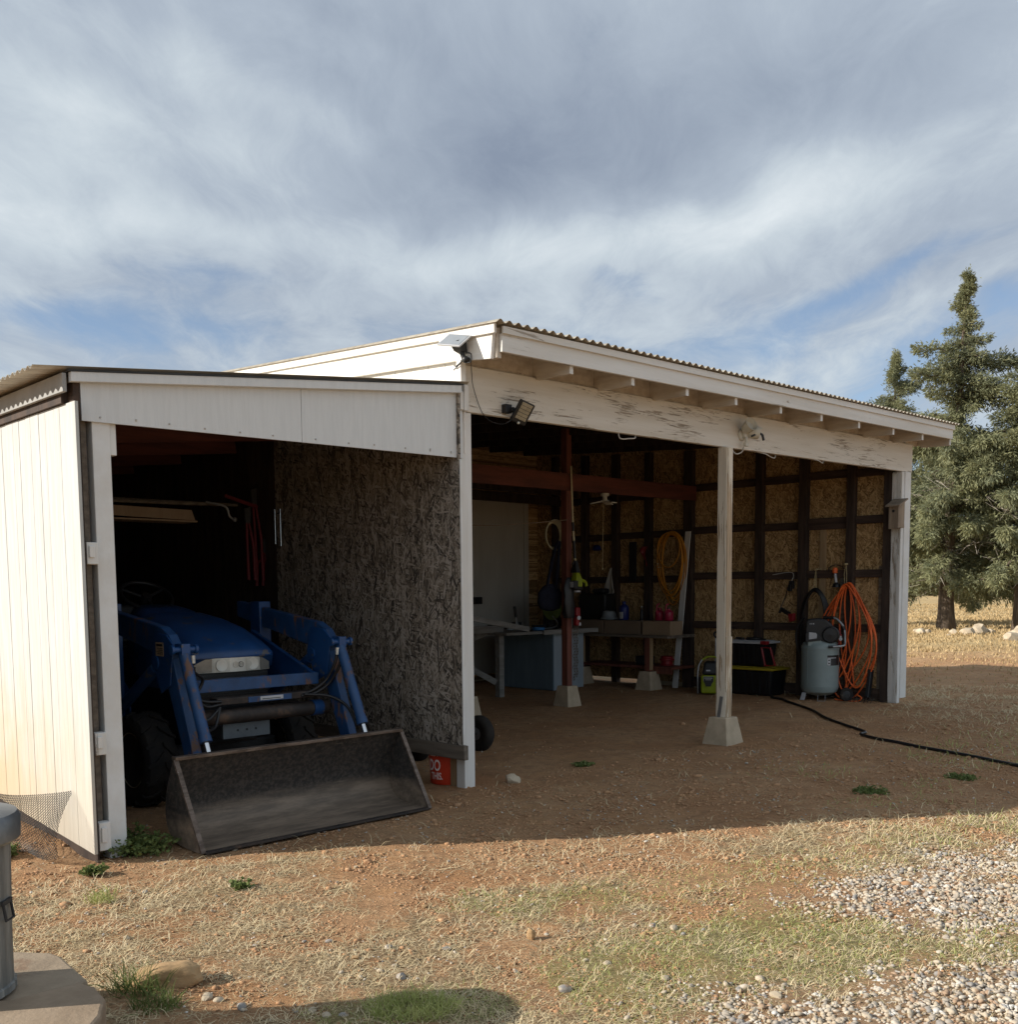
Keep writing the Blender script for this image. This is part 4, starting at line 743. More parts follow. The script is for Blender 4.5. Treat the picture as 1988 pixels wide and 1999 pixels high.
b = MB(); b.hexa([(-2.0, 2.45, 2.125), (-.93, 2.45, 2.105), (-.93, 2.47, 2.105), (-2.0, 2.47, 2.125), (-2.0, 2.45, 2.205), (-.96, 2.45, 2.19), (-.96, 2.47, 2.19), (-2.0, 2.47, 2.205)]); b.box(-2.0, -.90, 2.47, 2.75, 2.09, 2.104)
single(b, 'foam_board', m_card, 'pale board lying on the high shelf above the tractor', 'board', (-1.4, 2.5, 2.1))
b = MB()
for k in range(3): b.bar((-2.1, 2.6+.07*k, 2.235+.02*k), (-.8+.2*k, 2.52+.09*k, 2.25+.012*k), .07, .022)
single(b, 'board_stack', m_lumber, 'dark planks stacked over the pale board above the tractor', 'planks', (-1.4, 2.55, 2.2))
b = MB(); b.tube(curve([(-.80, 2.5, 2.27), (-.62, 2.5, 2.24), (-.58, 2.5, 2.16), (-.54, 2.5, 2.13)]), .010, 8); b.ball((-.53, 2.5, 2.13), .022)
single(b, 'hook_tool', m_galv, 'thin metal hook sticking out beyond the high planks', 'hook', (-.7, 2.5, 2.2), smooth=60)
for k, (u, zt, zb, lean) in enumerate(((-.44, 2.2, 1.60, -.02), (-.29, 2.38, 1.60, -.03), (-.20, 1.95, 1.55, .05))):
    t = thing('long_handled_cutter', ['red handled cutter hanging leftmost in the dark left bay', 'tallest red handled cutter hanging in the dark left bay', 'red handled cutter hanging slanted beside two bright rods'][k], 'cutter', (u, 2.5+.12*k-.1, zb), 'red handled cutters hanging in the left bay')
    v = 2.5+.12*k-.1
    for s in (-1, 1):
        b = MB(); b.tube([(u+lean+s*.012, v, zt-.1), (u+s*.03, v, (zt+zb)/2), (u+s*.032-lean*.3, v, zb)], [.010, .013, .016], 8); part(b, 'handle', m_redd, t, smooth=60)
    b = MB(); b.hexa([(u+lean-.02, v-.008, zt-.11), (u+lean+.02, v-.008, zt-.11), (u+lean+.02, v+.008, zt-.11), (u+lean-.02, v+.008, zt-.11), (u+lean-.035, v-.005, zt+.02), (u+lean+.03, v-.005, zt+.04), (u+lean+.03, v+.005, zt+.04), (u+lean-.035, v+.005, zt+.02)]); part(b, 'jaw', m_iron, t)
b = MB(); b.bar((-.62, 2.5, 2.335), (-.30, 2.5, 2.25), .02, .03); single(b, 'red_bar', m_redd, 'short red bar hung slanting above the red cutters', 'bar', (-.46, 2.5, 2.29), bevel=.004)
for k, v in enumerate((2.40, 2.31)):
    b = MB(); b.cyl((-.185, v, 1.92-.02*k), (-.185, v, 2.23), .006, n=10); single(b, 'steel_rod', m_chrome, ['bright steel rod on the dark board wall, left one of two', 'bright steel rod on the dark board wall, right one of two'][k], 'rod', (-.185, v, 1.92), 'two bright rods', smooth=60)
# ------------------------------------------------------------------ lights on the shed
def faceroot(name, label, cat, u, v, z, extra=0., group=None):
    p = B2W((u, v, 0)); a = math.atan2(p.x, p.y); return thing(name, label, cat, (u, v, z), group, rot=-ROT-a+extra, absolute=False)
F = thing('solar_panel', 'small solar panel on a black bracket high on the white gable', 'solar panel', (-.09, -.11, 3.2))
n = Vector((-.60, -.25, .76)).normalized(); cpan = Vector((-.185, -.06, 3.275)); ex = Vector((0, 1, 0)); ex = (ex-n*ex.dot(n)).normalized(); ey = n.cross(ex)
def slab(mb, c, ex, ey, n, w, h, t): return mb.hexa([c+ex*x+ey*y+n*z for z in (-t/2, t/2) for x, y in ((-w/2, -h/2), (w/2, -h/2), (w/2, h/2), (-w/2, h/2))])
b = MB(); slab(b, cpan, ex, ey, n, .21, .15, .012); part(b, 'panel_frame', m_lgrey, F, bevel=.002)
b = MB(); slab(b, cpan+n*.0075, ex, ey, n, .185, .128, .002); part(b, 'solar_cell', m_solar, F)
b = MB(); b.hexa([(-.165, -.10, 3.21), (-.095, -.10, 3.19), (-.095, -.03, 3.19), (-.165, -.03, 3.21), (-.20, -.11, 3.265), (-.12, -.11, 3.30), (-.12, -.02, 3.30), (-.20, -.02, 3.265)]); b.cyl((-.13, -.075, 3.20), (-.12, -.09, 3.15), .018); b.ball((-.115, -.10, 3.145), .026); b.cyl((-.11, -.10, 3.145), (-.087, -.10, 3.145), .02); part(b, 'bracket', m_blk, F, smooth=45)
for P in ([(-.12, -.11, 3.16), (-.11, -.05, 3.14), (-.10, .02, 3.12), (-.095, .045, 3.13)], [(-.12, -.12, 3.19), (-.125, -.17, 3.17), (-.12, -.16, 3.12), (-.11, -.09, 3.125)], [(-.12, -.08, 3.15), (-.11, -.0, 3.11), (-.10, .05, 3.095)]):
    b = MB(); b.tube(curve(P), .0045, 6); part(b, 'cable', m_blk, F, smooth=60)
b = MB(); b.tube(curve([(-.10, -.14, 3.14), (-.02, -.06, 3.06), (.02, -.03, 2.98), (.10, -.02, 2.83), (.16, -.03, 2.765), (.22, -.06, 2.735), (.28, -.08, 2.735), (.34, -.09, 2.765), (.37, -.06, 2.80)]), .0028, 6)
single(b, 'lamp_cable', m_blk, 'thin black cable drooping from the gable to the black flood lamp', 'cable', (.1, -.05, 2.9), smooth=60)
F = thing('flood_lamp', 'black flood lamp with a ribbed amber lens at the left end of the beam', 'flood lamp', (.40, -.01, 2.86))
b = MB(); b.box(.335, .40, -.05, -.001, 2.83, 2.895); b.cyl((.40, -.07, 2.855), (.40, -.03, 2.855), .02); part(b, 'wall_mount', m_blk, F, bevel=.004)
n = Vector((-.22, -.84, -.48)).normalized(); ex = Vector((1, .31, 0)).normalized(); ex = (ex-n*ex.dot(n)).normalized(); ey = n.cross(ex); ey = -ey if ey.z < 0 else ey; c = Vector((.455, -.105, 2.835))
b = MB(); slab(b, c, ex, ey, n, .14, .175, .03); part(b, 'lamp_body', m_blk, F, bevel=.008)
b = MB()
for k in range(5): slab(b, c+n*.0165+ey*(-.048+.027*k+.006), ex, ey, n, .10, .0235, .004)
part(b, 'led_lens', m_led, F, bevel=.001)
b = MB(); b.ball(tuple(c+n*.018-ey*.080), .011); part(b, 'motion_sensor', m_lampw, F, smooth=60)
F = thing('twin_flood_lamp', 'old white twin head flood lamp fixed to the beam over the middle post', 'flood lamp', (3.62, -.01, 3.0))
b = MB(); b.lathe([(.055, 0), (.055, .025), (.04, .03), (.0, .03)], (3.60, -.001, 2.985), (0, -1, 0)); b.box(3.575, 3.625, -.06, -.0305, 2.955, 3.01); part(b, 'junction_base', m_lampw, F, smooth=40)
b = MB(); ax = Vector((-.12, -.62, .30)).normalized(); c = Vector((3.575, -.06, 3.03)); b.lathe([(.025, -.02), (.045, .0), (.062, .07), (.072, .10), (.068, .10), (.05, .06), (.0, .045)], c, ax); h = part(b, 'lamp_head', m_lampw, F, smooth=40)
b = MB(); ax = Vector((.72, -.42, .06)).normalized(); c = Vector((3.64, -.05, 3.005)); b.lathe([(.025, -.01), (.05, .01), (.066, .075), (.066, .10), (.060, .10), (.05, .06), (.0, .05)], c, ax); 
for k in range(7): a = -.05+.0165*k; b.bar(tuple(c+ax*.03+Vector((0, 0, .058))), tuple(c+ax*.11+Vector((0, 0, .066))), .004, .012) if k == 3 else b.bar(tuple(c+ax*.03+Vector((.02, a*.8, .05-abs(a)*.6))), tuple(c+ax*.10+Vector((.02, a, .062-abs(a)*.5))), .004, .012)
part(b, 'lamp_head', m_lampw, F, smooth=40)
b = MB(); b.cyl((3.60, -.06, 2.955), (3.595, -.065, 2.90), .016); b.box(3.57, 3.625, -.075, -.045, 2.87, 2.905); part(b, 'sensor_arm', m_lampw, F, bevel=.003)
b = MB(); b.bar((3.63, -.10, 2.965), (3.70, -.13, 3.0), .022, .018); b.bar((3.70, -.13, 3.0), (3.745, -.15, 2.985), .022, .018); b.bar((3.745, -.15, 2.985), (3.76, -.155, 2.93), .02, .018); part(b, 'motion_sensor', m_blk, F, bevel=.003)
b = MB(); b.tube(curve([(3.60, -.03, 2.87), (3.60, -.02, 2.83), (3.57, .0, 2.805), (3.52, .01, 2.80), (3.48, .03, 2.84)]), .006, 8); part(b, 'cable', m_wirew, F, smooth=60)
for P, l in (([(3.95, .035, 2.855), (4.05, .0, 2.84), (4.15, -.005, 2.815), (4.22, .0, 2.815), (4.27, .02, 2.845)], 'pale cable loop hanging under the beam right of the middle post'), ([(1.74, .02, 2.83), (1.75, .0, 2.775), (1.86, -.005, 2.785), (1.95, .0, 2.80), (1.96, .02, 2.84)], 'thin wire staple loop under the beam left of the middle post'), ([(5.0, .03, 2.87), (5.1, .0, 2.86), (5.2, .0, 2.84), (5.25, .02, 2.875)], 'short pale cable loop under the right part of the beam')):
    b = MB(); b.tube(curve(P), .0055, 6); single(b, 'cable_loop', m_wirew, l, 'cable', P[2], smooth=60)
# birdhouse
Bh = thing('birdhouse', 'weathered wooden birdhouse fixed to the right corner post', 'birdhouse', (7.06, .0, 2.2))
b = MB(); b.box(7.148, 7.135, -.0, .1, 2.2, 2.4) if 0 else b.hexa([(6.975, -.045, 2.205), (7.139, -.045, 2.205), (7.139, .065, 2.205), (6.975, .065, 2.205), (6.975, -.045, 2.465), (7.139, -.045, 2.53), (7.139, .065, 2.53), (6.975, .065, 2.465)]); part(b, 'box', m_bird, Bh, bevel=.002)
b = MB(); n_ = 16; b.prism([(-.052+.0, 2.19), (.07, 2.19), (.07, 2.455), (-.052, 2.455)], 'u', 6.957, 6.9745); fr = part(b, 'front_board', m_bird, Bh, bevel=.002)
b = MB(); b.cyl((6.9555, .012, 2.405), (6.9565, .012, 2.405), .017, n=18); part(b, 'entrance_hole', m_blk, fr)
b = MB(); b.hexa([(6.915, -.085, 2.455), (7.146, -.085, 2.548), (7.146, .10, 2.548), (6.915, .10, 2.455), (6.915, -.085, 2.473), (7.146, -.085, 2.566), (7.146, .10, 2.566), (6.915, .10, 2.473)]); part(b, 'roof', m_bird, Bh, bevel=.002)
# ------------------------------------------------------------------ along the right wall
def coil(mb, u, vc, zt, L, W, turns, r, n=44, var=.25, ph=0., drop=None, seed=1, du=.05, pinch=.55):
    rg = random.Random(seed); pts = []; prm = [(L*(1-var*rg.random()), W*(1-var*1.3*rg.random()), rg.uniform(-1, 1), rg.uniform(-1, 1)) for _ in range(turns+1)]
    for i in range(turns*n+1):
        k, f = divmod(i, n); t = f/n; k = min(k, turns-1); A, B_ = prm[k], prm[(k+1) % len(prm)]; q = [a*(1-t)+c*t for a, c in zip(A, B_)]
        a = 2*PI*t; zz = (1-math.cos(a))/2; x = math.sin(a)*(pinch+(1-pinch)*math.sin(PI*min(zz*1.15, 1))**.7 if zz < .87 else 1*(pinch+(1-pinch)*.35))
        pts.append((u-du*abs(q[2])*(.3+zz)-.012*k/turns, vc+q[1]/2*x+.035*q[3]*zz, zt-.03*abs(q[2])*(1-zz)-q[0]*zz))
    return mb.tube(pts, r, 7)
W_ = thing('orange_air_hose', 'bright orange air hose coiled on the wall behind the compressor', 'hose', (7.12, .66, 1.5))
b = MB(); rg = random.Random(5); nl = 9
for k in range(nl):
    pts = []; L_ = rg.uniform(1.12, 1.46) if k else 1.47; wd_ = rg.uniform(.15, .31) if k else .30; vc = .66+rg.uniform(-.035, .02); bv_ = .63+rg.uniform(-.20, .20); u_ = 7.12-.008*k; sw = rg.uniform(-.2, .2); zt = 1.545-.009*(k % 6)
    for i in range(41):
        a = 2*PI*i/40; s = (1-math.cos(a))/2; x = math.sin(a); wz = (.62+.5*math.sin(PI*min(s*1.0, 1))) if s < .8 else .62+.5*math.sin(PI*.8)-.9*(s-.8)
        pts.append((u_-.03*s*rg.random()*.3-.02*s, vc*(1-s)+bv_*s+x*wd_*.86*wz+sw*math.sin(PI*s)*math.sin(a/2), zt-L_*s+.0))
    b.tube(pts, .0098, 7, True)
part(b, 'hose', m_orange, W_, smooth=70)
b = MB(); b.tube(curve([(7.0, .45, .13), (6.98, .38, .09), (6.98, .45, .045), (6.95, .6, .045), (6.93, .72, .06)]), .0098, 7); b.tube(curve([(7.05, .88, 1.12), (7.02, .93, 1.05), (7.0, .93, .95), (6.95, .85, .80)]), .0098, 7); part(b, 'hose_end', m_orange, W_, smooth=70)
b = MB(); b.tube([(7.13, .70, 1.78), (7.11, .715, 1.66), (7.10, .70, 1.50), (7.10, .675, 1.50), (7.11, .68, 1.66), (7.13, .70, 1.78)], .0035, 6); b.cyl((7.10, .70, 1.785), (7.16, .70, 1.785), .012); part(b, 'twine_loop', m_twine, W_)
W_ = thing('black_hose', 'black hose bundle hung by twine left of the orange hose', 'hose', (7.12, 1.12, 1.4))
b = MB()
for k in range(6):
    w_ = .17+.012*k; zt = 1.476-.007*k; b.tube(curve([(7.14-.006*k, 1.345-.006*k, .72), (7.12-.006*k, 1.33-.008*k, 1.07), (7.11-.006*k, 1.245-.01*k+.02, 1.33), (7.11-.006*k, 1.12, zt), (7.11-.006*k, .985+.006*k, 1.36), (7.12-.006*k, .915+.01*k, 1.13), (7.13-.006*k, .90+.01*k, .80)]), .0125, 7)
part(b, 'hose', m_blk, W_, smooth=70)
b = MB(); b.tube([(7.14, 1.13, 1.725), (7.10, 1.145, 1.45), (7.10, 1.12, 1.45), (7.14, 1.125, 1.725), (7.10, 1.095, 1.45)], .0035, 6); b.cyl((7.10, 1.10, 1.725), (7.22, 1.10, 1.725), .008); part(b, 'twine_loop', m_twine, W_)
W_ = thing('work_light', 'orange capped tube work light hanging above the hoses', 'work light', (7.14, .85, 1.65))
b = MB(); b.tube(curve([(7.14, .95, 1.70), (7.13, .93, 1.745), (7.12, .85, 1.775), (7.13, .76, 1.755), (7.14, .73, 1.72)]), .006, 6); part(b, 'hook', m_blk, W_, smooth=60)
b = MB(); b.lathe([(.02, 0), (.034, .01), (.036, .05), (.026, .075), (0, .078)], (7.13, .855, 1.665)); part(b, 'cap', m_orange, W_, smooth=50)
b = MB(); b.cyl((7.13, .853, 1.665), (7.13, .835, 1.55), .017); part(b, 'tube_lamp', m_lgrey, W_, smooth=50)
b = MB(); b.lathe([(.018, 0), (.045, -.02), (.05, -.06), (0, -.065)], (7.13, .832, 1.55)); part(b, 'grip', m_blk, W_, smooth=50)
W_ = thing('power_drill', 'corded black and red drill hooked on the wall left of the black hose', 'drill', (7.1, 1.45, 1.1))
b = MB(); b.bar((7.08, 1.60, 1.205), (7.06, 1.46, 1.135), .045, .05); b.bar((7.08, 1.605, 1.19), (7.08, 1.62, 1.15), .04, .03); part(b, 'barrel', m_blk, W_, bevel=.008)
b = MB(); b.hexa([(7.03, 1.385, 1.05), (7.09, 1.385, 1.05), (7.09, 1.45, 1.03), (7.03, 1.45, 1.03), (7.03, 1.38, 1.15), (7.09, 1.38, 1.15), (7.09, 1.475, 1.14), (7.03, 1.475, 1.14)]); part(b, 'body', m_redp, W_, bevel=.012)
b = MB(); b.tube(curve([(7.06, 1.605, 1.20), (7.10, 1.58, 1.30), (7.12, 1.55, 1.40), (7.13, 1.53, 1.50)]), .0065, 6); part(b, 'cord', m_blk, W_, smooth=60)
W_ = thing('wall_outlet', 'dark wall outlet with plugs and a pale cable beside the stud', 'outlet', (7.2, 1.51, 1.5))
b = MB(); b.box(7.16, 7.2, 1.47, 1.54, 1.47, 1.58); b.box(7.12, 7.16, 1.48, 1.53, 1.44, 1.53); part(b, 'box', m_blk, W_, bevel=.005)
b = MB(); b.tube(curve([(7.17, 1.50, 1.58), (7.18, 1.48, 1.63), (7.19, 1.50, 1.685), (7.19, 1.60, 1.69), (7.19, 1.80, 1.665)]), .005, 6); part(b, 'cable', m_wirew, W_, smooth=60)
W_ = thing('yellow_hose', 'yellow orange hose coiled on the corner stud left of the middle post', 'hose', (7.08, 3.42, 2.3))
b = MB(); rg = random.Random(9)
for k in range(8):
    L_ = [1.07, 1.0, .95, .90, .88, .93, .86, .50][k]; w_ = [.40, .43, .40, .46, .42, .36, .44, .40][k]/2; zt = 2.32-.012*(k % 5); vc = 3.41+rg.uniform(-.03, .03); lean = rg.uniform(-.02, .05)
    b.tube([(7.10-.012*k, vc+w_*math.sin(2*PI*i/40)*(1+.12*math.cos(2*PI*i/40))-lean*(1-math.cos(2*PI*i/40))/2, zt-L_*(1-math.cos(2*PI*i/40))/2) for i in range(40)], .0092, 7, True)
part(b, 'hose', m_yelh, W_, smooth=70)
b = MB(); b.tube([(6.99, 3.60, 1.83), (7.0, 3.62, 1.86), (7.1, 3.63, 1.86), (7.1, 3.62, 1.80), (6.99, 3.60, 1.80)], .006, 6); part(b, 'tie', m_twine, W_)
z0 = gzb(7.0, 3.25); b = MB(); b.hexa([(6.985, 3.235, z0), (7.005, 3.235, z0), (7.005, 3.325, z0), (6.985, 3.325, z0), (7.12, 3.115, 2.31), (7.14, 3.115, 2.31), (7.14, 3.205, 2.31), (7.12, 3.205, 2.31)])
single(b, 'trim_board', m_pvc, 'long white board leaning on the wall beside the yellow hose', 'board', (7.0, 3.28, z0), bevel=.002)
# compressor
CU, CV = 6.87, .90; g0 = gzb(CU, CV)
C = faceroot('air_compressor', 'grey upright air compressor with a black motor by the right wall', 'compressor', CU, CV, g0)
b = MB(); b.lathe([(.0, .055), (.08, .058), (.16, .075), (.215, .11), (.234, .16), (.236, .19), (.2345, .1905), (.2345, .66), (.236, .6605), (.234, .69), (.21, .735), (.15, .768), (.06, .782), (0, .783)], n=44); part(b, 'tank', m_gtank, C, smooth=35)
b = MB(); b.prism([(-.155, .70), (.015, .70), (.005, .80), (-.15, .80)], 'v', -.19, .15); part(b, 'saddle', m_gtank, C, bevel=.006)
b = MB(); b.loft([[(x, y*w_, z_) for x, z_ in ((-.175, .775), (-.19, .90), (-.175, 1.035), (-.05, 1.05), (.06, 1.04), (.13, .985), (.19, .90), (.20, .82), (.16, .745), (.06, .735))] for y, w_ in ((-.16, 1), (-.10, 1), (.10, 1), (.16, 1))]); part(b, 'motor_shroud', m_blk, C, bevel=.02)
b = MB(); b.lathe([(.108, .0), (.106, .035), (.09, .045), (.085, .04), (.03, .042), (0, .046)], (.125, -.155, .845), (0, -1, 0)); part(b, 'fan_cover', m_blk, C, smooth=40)
b = MB(); b.prism([(-.18, .75), (.012, .775), (.012, .80), (-.05, .87), (-.18, .87)], 'v', -.205, -.165); part(b, 'motor_foot', m_blk, C, bevel=.006)
b = MB(); b.prism([(-.140, .785), (-.045, .80), (-.042, .845), (-.055, .87), (-.14, .878)], 'v', -.2105, -.2055); part(b, 'grey_badge', m_lgrey, C, bevel=.002)
b = MB(); b.box(-.145, -.072, -.1635, -.1605, .965, 1.0); b.mi = 1; b.box(-.135, -.10, -.1645, -.1637, .978, .985); b.box(-.092, -.08, -.1645, -.1637, .975, .99); part(b, 'nameplate', [m_iron, m_lgrey], C)
b = MB(); b.tube(curve([(.04, -.02, 1.055), (.16, -.05, 1.055), (.235, -.08, 1.0), (.285, -.10, .92), (.298, -.12, .76), (.285, -.16, .71), (.20, -.20, .698), (.125, -.225, .695)]), .0155, 10); hd = part(b, 'handle', m_galv, C, smooth=60)
b = MB(); b.tube([(.03, -.015, 1.055), (.16, -.05, 1.055)], .021, 10); b.tube([(.10, -.232, .695), (.15, -.216, .695)], .0175, 10); b.tube([(.268, -.095, .945), (.29, -.102, .90)], .022, 10); part(b, 'grip', m_blk, hd, smooth=60)
b = MB(); b.cyl((.225, -.08, .69), (.225, -.08, .90), .012); b.box(.19, .245, -.12, -.05, .84, .90); b.cyl((.20, -.13, .80), (.20, -.10, .80), .026); b.cyl((.245, -.12, .82), (.245, -.12, .85), .012); part(b, 'pressure_regulator', m_redp, C, smooth=40)
b = MB(); b.lathe([(.022, 0), (.022, .01), (0, .01)], (.245, -.125, .79), (0, -1, 0)); b.box(.235, .255, -.135, -.125, .81, .83); part(b, 'gauge', m_lgrey, C, smooth=40)
def cylpatch(mb, rad, a0, a1, z0, z1, n=8): return mb.grid(lambda i, j: (rad*math.sin(a0+(a1-a0)*i), -rad*math.cos(a0+(a1-a0)*i), z0+(z1-z0)*j), n, 1)
b = MB(); cylpatch(b, .2356, R(22), R(76), .455, .585); b.mi = 1; cylpatch(b, .2362, R(22.5), R(33), .458, .545); cylpatch(b, .2362, R(22.5), R(55), .547, .556); b.mi = 2; cylpatch(b, .2362, R(35), R(56), .462, .543); b.mi = 0
cylpatch(b, .2366, R(25.5), R(30.5), .475, .492); cylpatch(b, .2366, R(25.5), R(30.5), .515, .532)
part(b, 'warning_label', [m_blk, m_lgrey, m_iron], C)
b = MB(); b.cyl((-.15, -.18, .19), (-.15, -.181, .66), .003); part(b, 'tank_seam', m_gtank, C)
for x, y, l in ((.325, -.12, 0), (.10, .26, 1)):
    b = MB(); b.lathe([(.03, -.028), (.055, -.02), (.055, .02), (.03, .028)], (x, y, .085), (.35, -1, 0)); w = part(b, 'wheel', m_iron, C, smooth=40)
    b = MB(); b.lathe([(.053, -.022), (.07, -.03), (.082, -.026), (.087, 0), (.082, .026), (.07, .03), (.053, .022)], (x, y, .087), (.35, -1, 0), 30); part(b, 'tyre', m_rub, w, smooth=60)
b = MB(); b.hexa([(-.245, -.10, .0), (-.19, -.12, .0), (-.18, -.09, .0), (-.235, -.07, .0), (-.215, -.10, .10), (-.165, -.12, .10), (-.155, -.09, .10), (-.205, -.07, .10)]); part(b, 'foot', m_lgrey, C, bevel=.006)
b = MB(); b.tube([(-.02, -.19, .075), (-.02, -.21, .004), (.07, -.21, .002), (.07, -.19, .075)], .004, 6); part(b, 'wire_stand', m_galv, C)
b = MB(); b.tube(curve([(-.19, -.02, 1.06), (-.25, 0, 1.0), (-.30, .02, .86), (-.29, .02, .70), (-.25, .05, .58)]), .013, 8); part(b, 'air_line', m_blk, C, smooth=60)
# floor hose
P = [(6.62, 1.45), (6.42, 1.14), (6.28, 1.02), (5.85, .45), (5.353, -.012), (5.0, -.45), (4.708, -.80), (4.50, -.86), (4.30, -1.10), (4.2, -1.36), (4.096, -1.632), (3.90, -2.15), (3.699, -2.64), (3.45, -3.3), (3.1, -4.1)]
b = MB(); b.tube(curve([(u, v, gzb(u, v)+.016) for u, v in P], 6), .015, 8); single(b, 'garden_hose', m_blk, 'long black hose snaking out over the dirt to the right', 'hose', (5, 0, 0), smooth=70)
t = thing('garden_fork', 'dark tined garden tool on the ground below the orange hose', 'garden tool', (7.0, .32, .05))
b = MB(); b.bar((7.12, .33, .45), (7.02, .32, .09), .05, .09); part(b, 'sheath', m_blk, t, bevel=.01)
b = MB()
for k in range(7): b.tube([(7.0, .22+.045*k, .10), (6.93, .22+.045*k, .075), (6.90, .22+.045*k, .045)], .004, 5)
b.tube([(7.0, .21, .10), (7.0, .50, .10)], .006, 6); part(b, 'tines', m_rust, t)
# totes
def tote(name, label, u0, u1, v0, v1, z, h, lid, handle=False):
    t = thing(name, label, 'storage tote', ((u0+u1)/2, (v0+v1)/2, z), 'stacked black storage totes'); s = .035
    b = MB(); b.hexa([(u0+s, v0+s, z), (u1-s, v0+s, z), (u1-s, v1-s, z), (u0+s, v1-s, z), (u0, v0, z+h), (u1, v0, z+h), (u1, v1, z+h), (u0, v1, z+h)]); part(b, 'tub', m_tote, t, bevel=.03)
    for k in range(7):
        v = v0+.09+(v1-v0-.18)*k/6; b = MB(); b.hexa([(u0+s-.012, v-.014, z+.03), (u0+s+.03, v-.014, z+.03), (u0+s+.03, v+.014, z+.03), (u0+s-.012, v+.014, z+.03), (u0-.010, v-.014, z+h-.03), (u0+.03, v-.014, z+h-.03), (u0+.03, v+.014, z+h-.03), (u0-.010, v+.014, z+h-.03)]); part(b, 'rib', m_tote, t, bevel=.004)
    b = MB(); b.box(u0-.022, u1+.022, v0-.022, v1+.022, z+h-.002, z+h+.028); b.box(u0+.03, u1-.03, v0+.03, v1-.03, z+h+.028, z+h+.04); part(b, 'lid', lid, t, bevel=.012)
    return t
tz = gzb(6.9, 1.9)+.004
tote('storage_tote', 'black storage tote with a yellow lid on the floor, bottom of the pair', 6.73, 7.14, 1.52, 2.36, tz, .345, m_yel)
t2 = tote('storage_tote', 'black storage tote with a grey lid and red handle, on top of the yellow lid', 6.76, 7.12, 1.66, 2.30, tz+.386, .31, m_lgrey)
b = MB(); q = [(1.62, .42), (1.47, .43), (1.55, .66), (1.68, .66)]; pq = [(6.735, v, z+tz-.01) for v, z in q]; b.tube(pq, .016, 6, True); part(b, 'end_handle', m_redp, t2)
b = MB(); b.box(6.73, 6.80, 1.60, 1.70, tz+.69, tz+.735); part(b, 'latch', m_redp, t2, bevel=.006)
b = MB(); zz = tz+.386+.31+.041; b.tube([(6.94+.09*math.cos(2*PI*k/24), 1.92+.10*math.sin(2*PI*k/24), zz+.018) for k in range(24)], .018, 8, True); single(b, 'cable_coil', m_blk, 'black cable coil lying on the grey tote lid', 'cable', (6.94, 1.92, zz), smooth=60)
b = MB(); b.bar((6.86, 1.70, zz+.015), (6.90, 1.86, zz+.012), .04, .022); b.bar((6.87, 2.05, zz+.015), (6.92, 2.18, zz+.02), .05, .03); single(b, 'pry_tool', m_iron, 'dark flat tool lying on the grey tote lid', 'tool', (6.88, 1.9, zz), bevel=.005)
# pressure washer
wz = gzb(6.42, 2.45); Wp = faceroot('pressure_washer', 'lime and black pressure washer standing left of the middle post', 'pressure washer', 6.56, 2.37, wz, R(-4))
b = MB(); b.hexa([(-.115, -.13, .02), (.13, -.13, .02), (.13, .13, .02), (-.115, .13, .02), (-.115, -.14, .27), (.13, -.14, .27), (.13, .13, .27), (-.115, .13, .27)]); bd = part(b, 'lower_body', m_lime, Wp, bevel=.025)
b = MB(); b.hexa([(-.105, -.13, .275), (.12, -.13, .275), (.12, .12, .275), (-.105, .12, .275), (-.075, -.08, .455), (.09, -.08, .455), (.09, .10, .455), (-.075, .10, .455)]); part(b, 'upper_body', m_blk, Wp, bevel=.03)
b = MB(); b.prism([(-.075, .255), (.055, .255), (.055, .19), (.03, .15), (.02, .12), (-.045, .12), (-.055, .15), (-.075, .19)], 'v', -.150, -.141); part(b, 'front_label', m_blk, Wp)
b = MB(); 
for k in range(8): b.box(-.062+.0135*k, -.053+.0135*k, -.1525, -.1505, .226, .242)
for k in range(6): b.box(-.05+.0135*k, -.041+.0135*k, -.1525, -.1505, .206, .216)
b.box(-.075, .055, -.1518, -.1508, .253, .2565); b.box(-.0765, -.0735, -.1518, -.1508, .19, .255); part(b, 'label_lettering', m_lgrey, Wp)
b = MB(); b.box(-.05, .01, -.128, -.120, .325, .345) if 0 else b.hexa([(-.045, -.1225, .325), (.01, -.1225, .325), (.01, -.115, .325), (-.045, -.115, .325), (-.045, -.118, .343), (.01, -.118, .343), (.01, -.11, .343), (-.045, -.11, .343)]); part(b, 'badge', m_lgrey, Wp)
b = MB()
for x, s in ((-.155, -1), (.135, 1)): b.tube(curve([(x, -.12, .02), (x-.0*s, -.15, .16), (x, -.155, .28), (x+.012, -.14, .40), (x+.05 if s < 0 else x-.03, -.10, .48)]), .010, 8)
part(b, 'side_frame', m_galv, Wp, smooth=60)
b = MB(); b.tube(curve([(-.10, -.09, .475), (-.04, -.08, .515), (.05, -.08, .52), (.12, -.09, .49)]), .013, 8); part(b, 'carry_handle', m_lime, Wp, smooth=60)
b = MB(); b.box(.06, .075, .06, .075, .4, .78); b.box(.105, .12, .06, .075, .4, .78); th_ = part(b, 'telescopic_handle', m_galv, Wp)
b = MB(); b.tube(curve([(.09, .067, .76), (.05, .067, .80), (.05, .067, .84), (.09, .067, .855), (.15, .067, .855), (.17, .067, .82), (.13, .067, .78), (.09, .067, .76)]), .014, 8); part(b, 'grip', m_blk, th_, smooth=60)
for x in (-.14, .145):
    b = MB(); b.lathe([(.03, -.02), (.075, -.018), (.082, 0), (.075, .018), (.03, .02)], (x, .12, .082), (1, 0, 0)); part(b, 'wheel', m_blk, Wp, smooth=50)
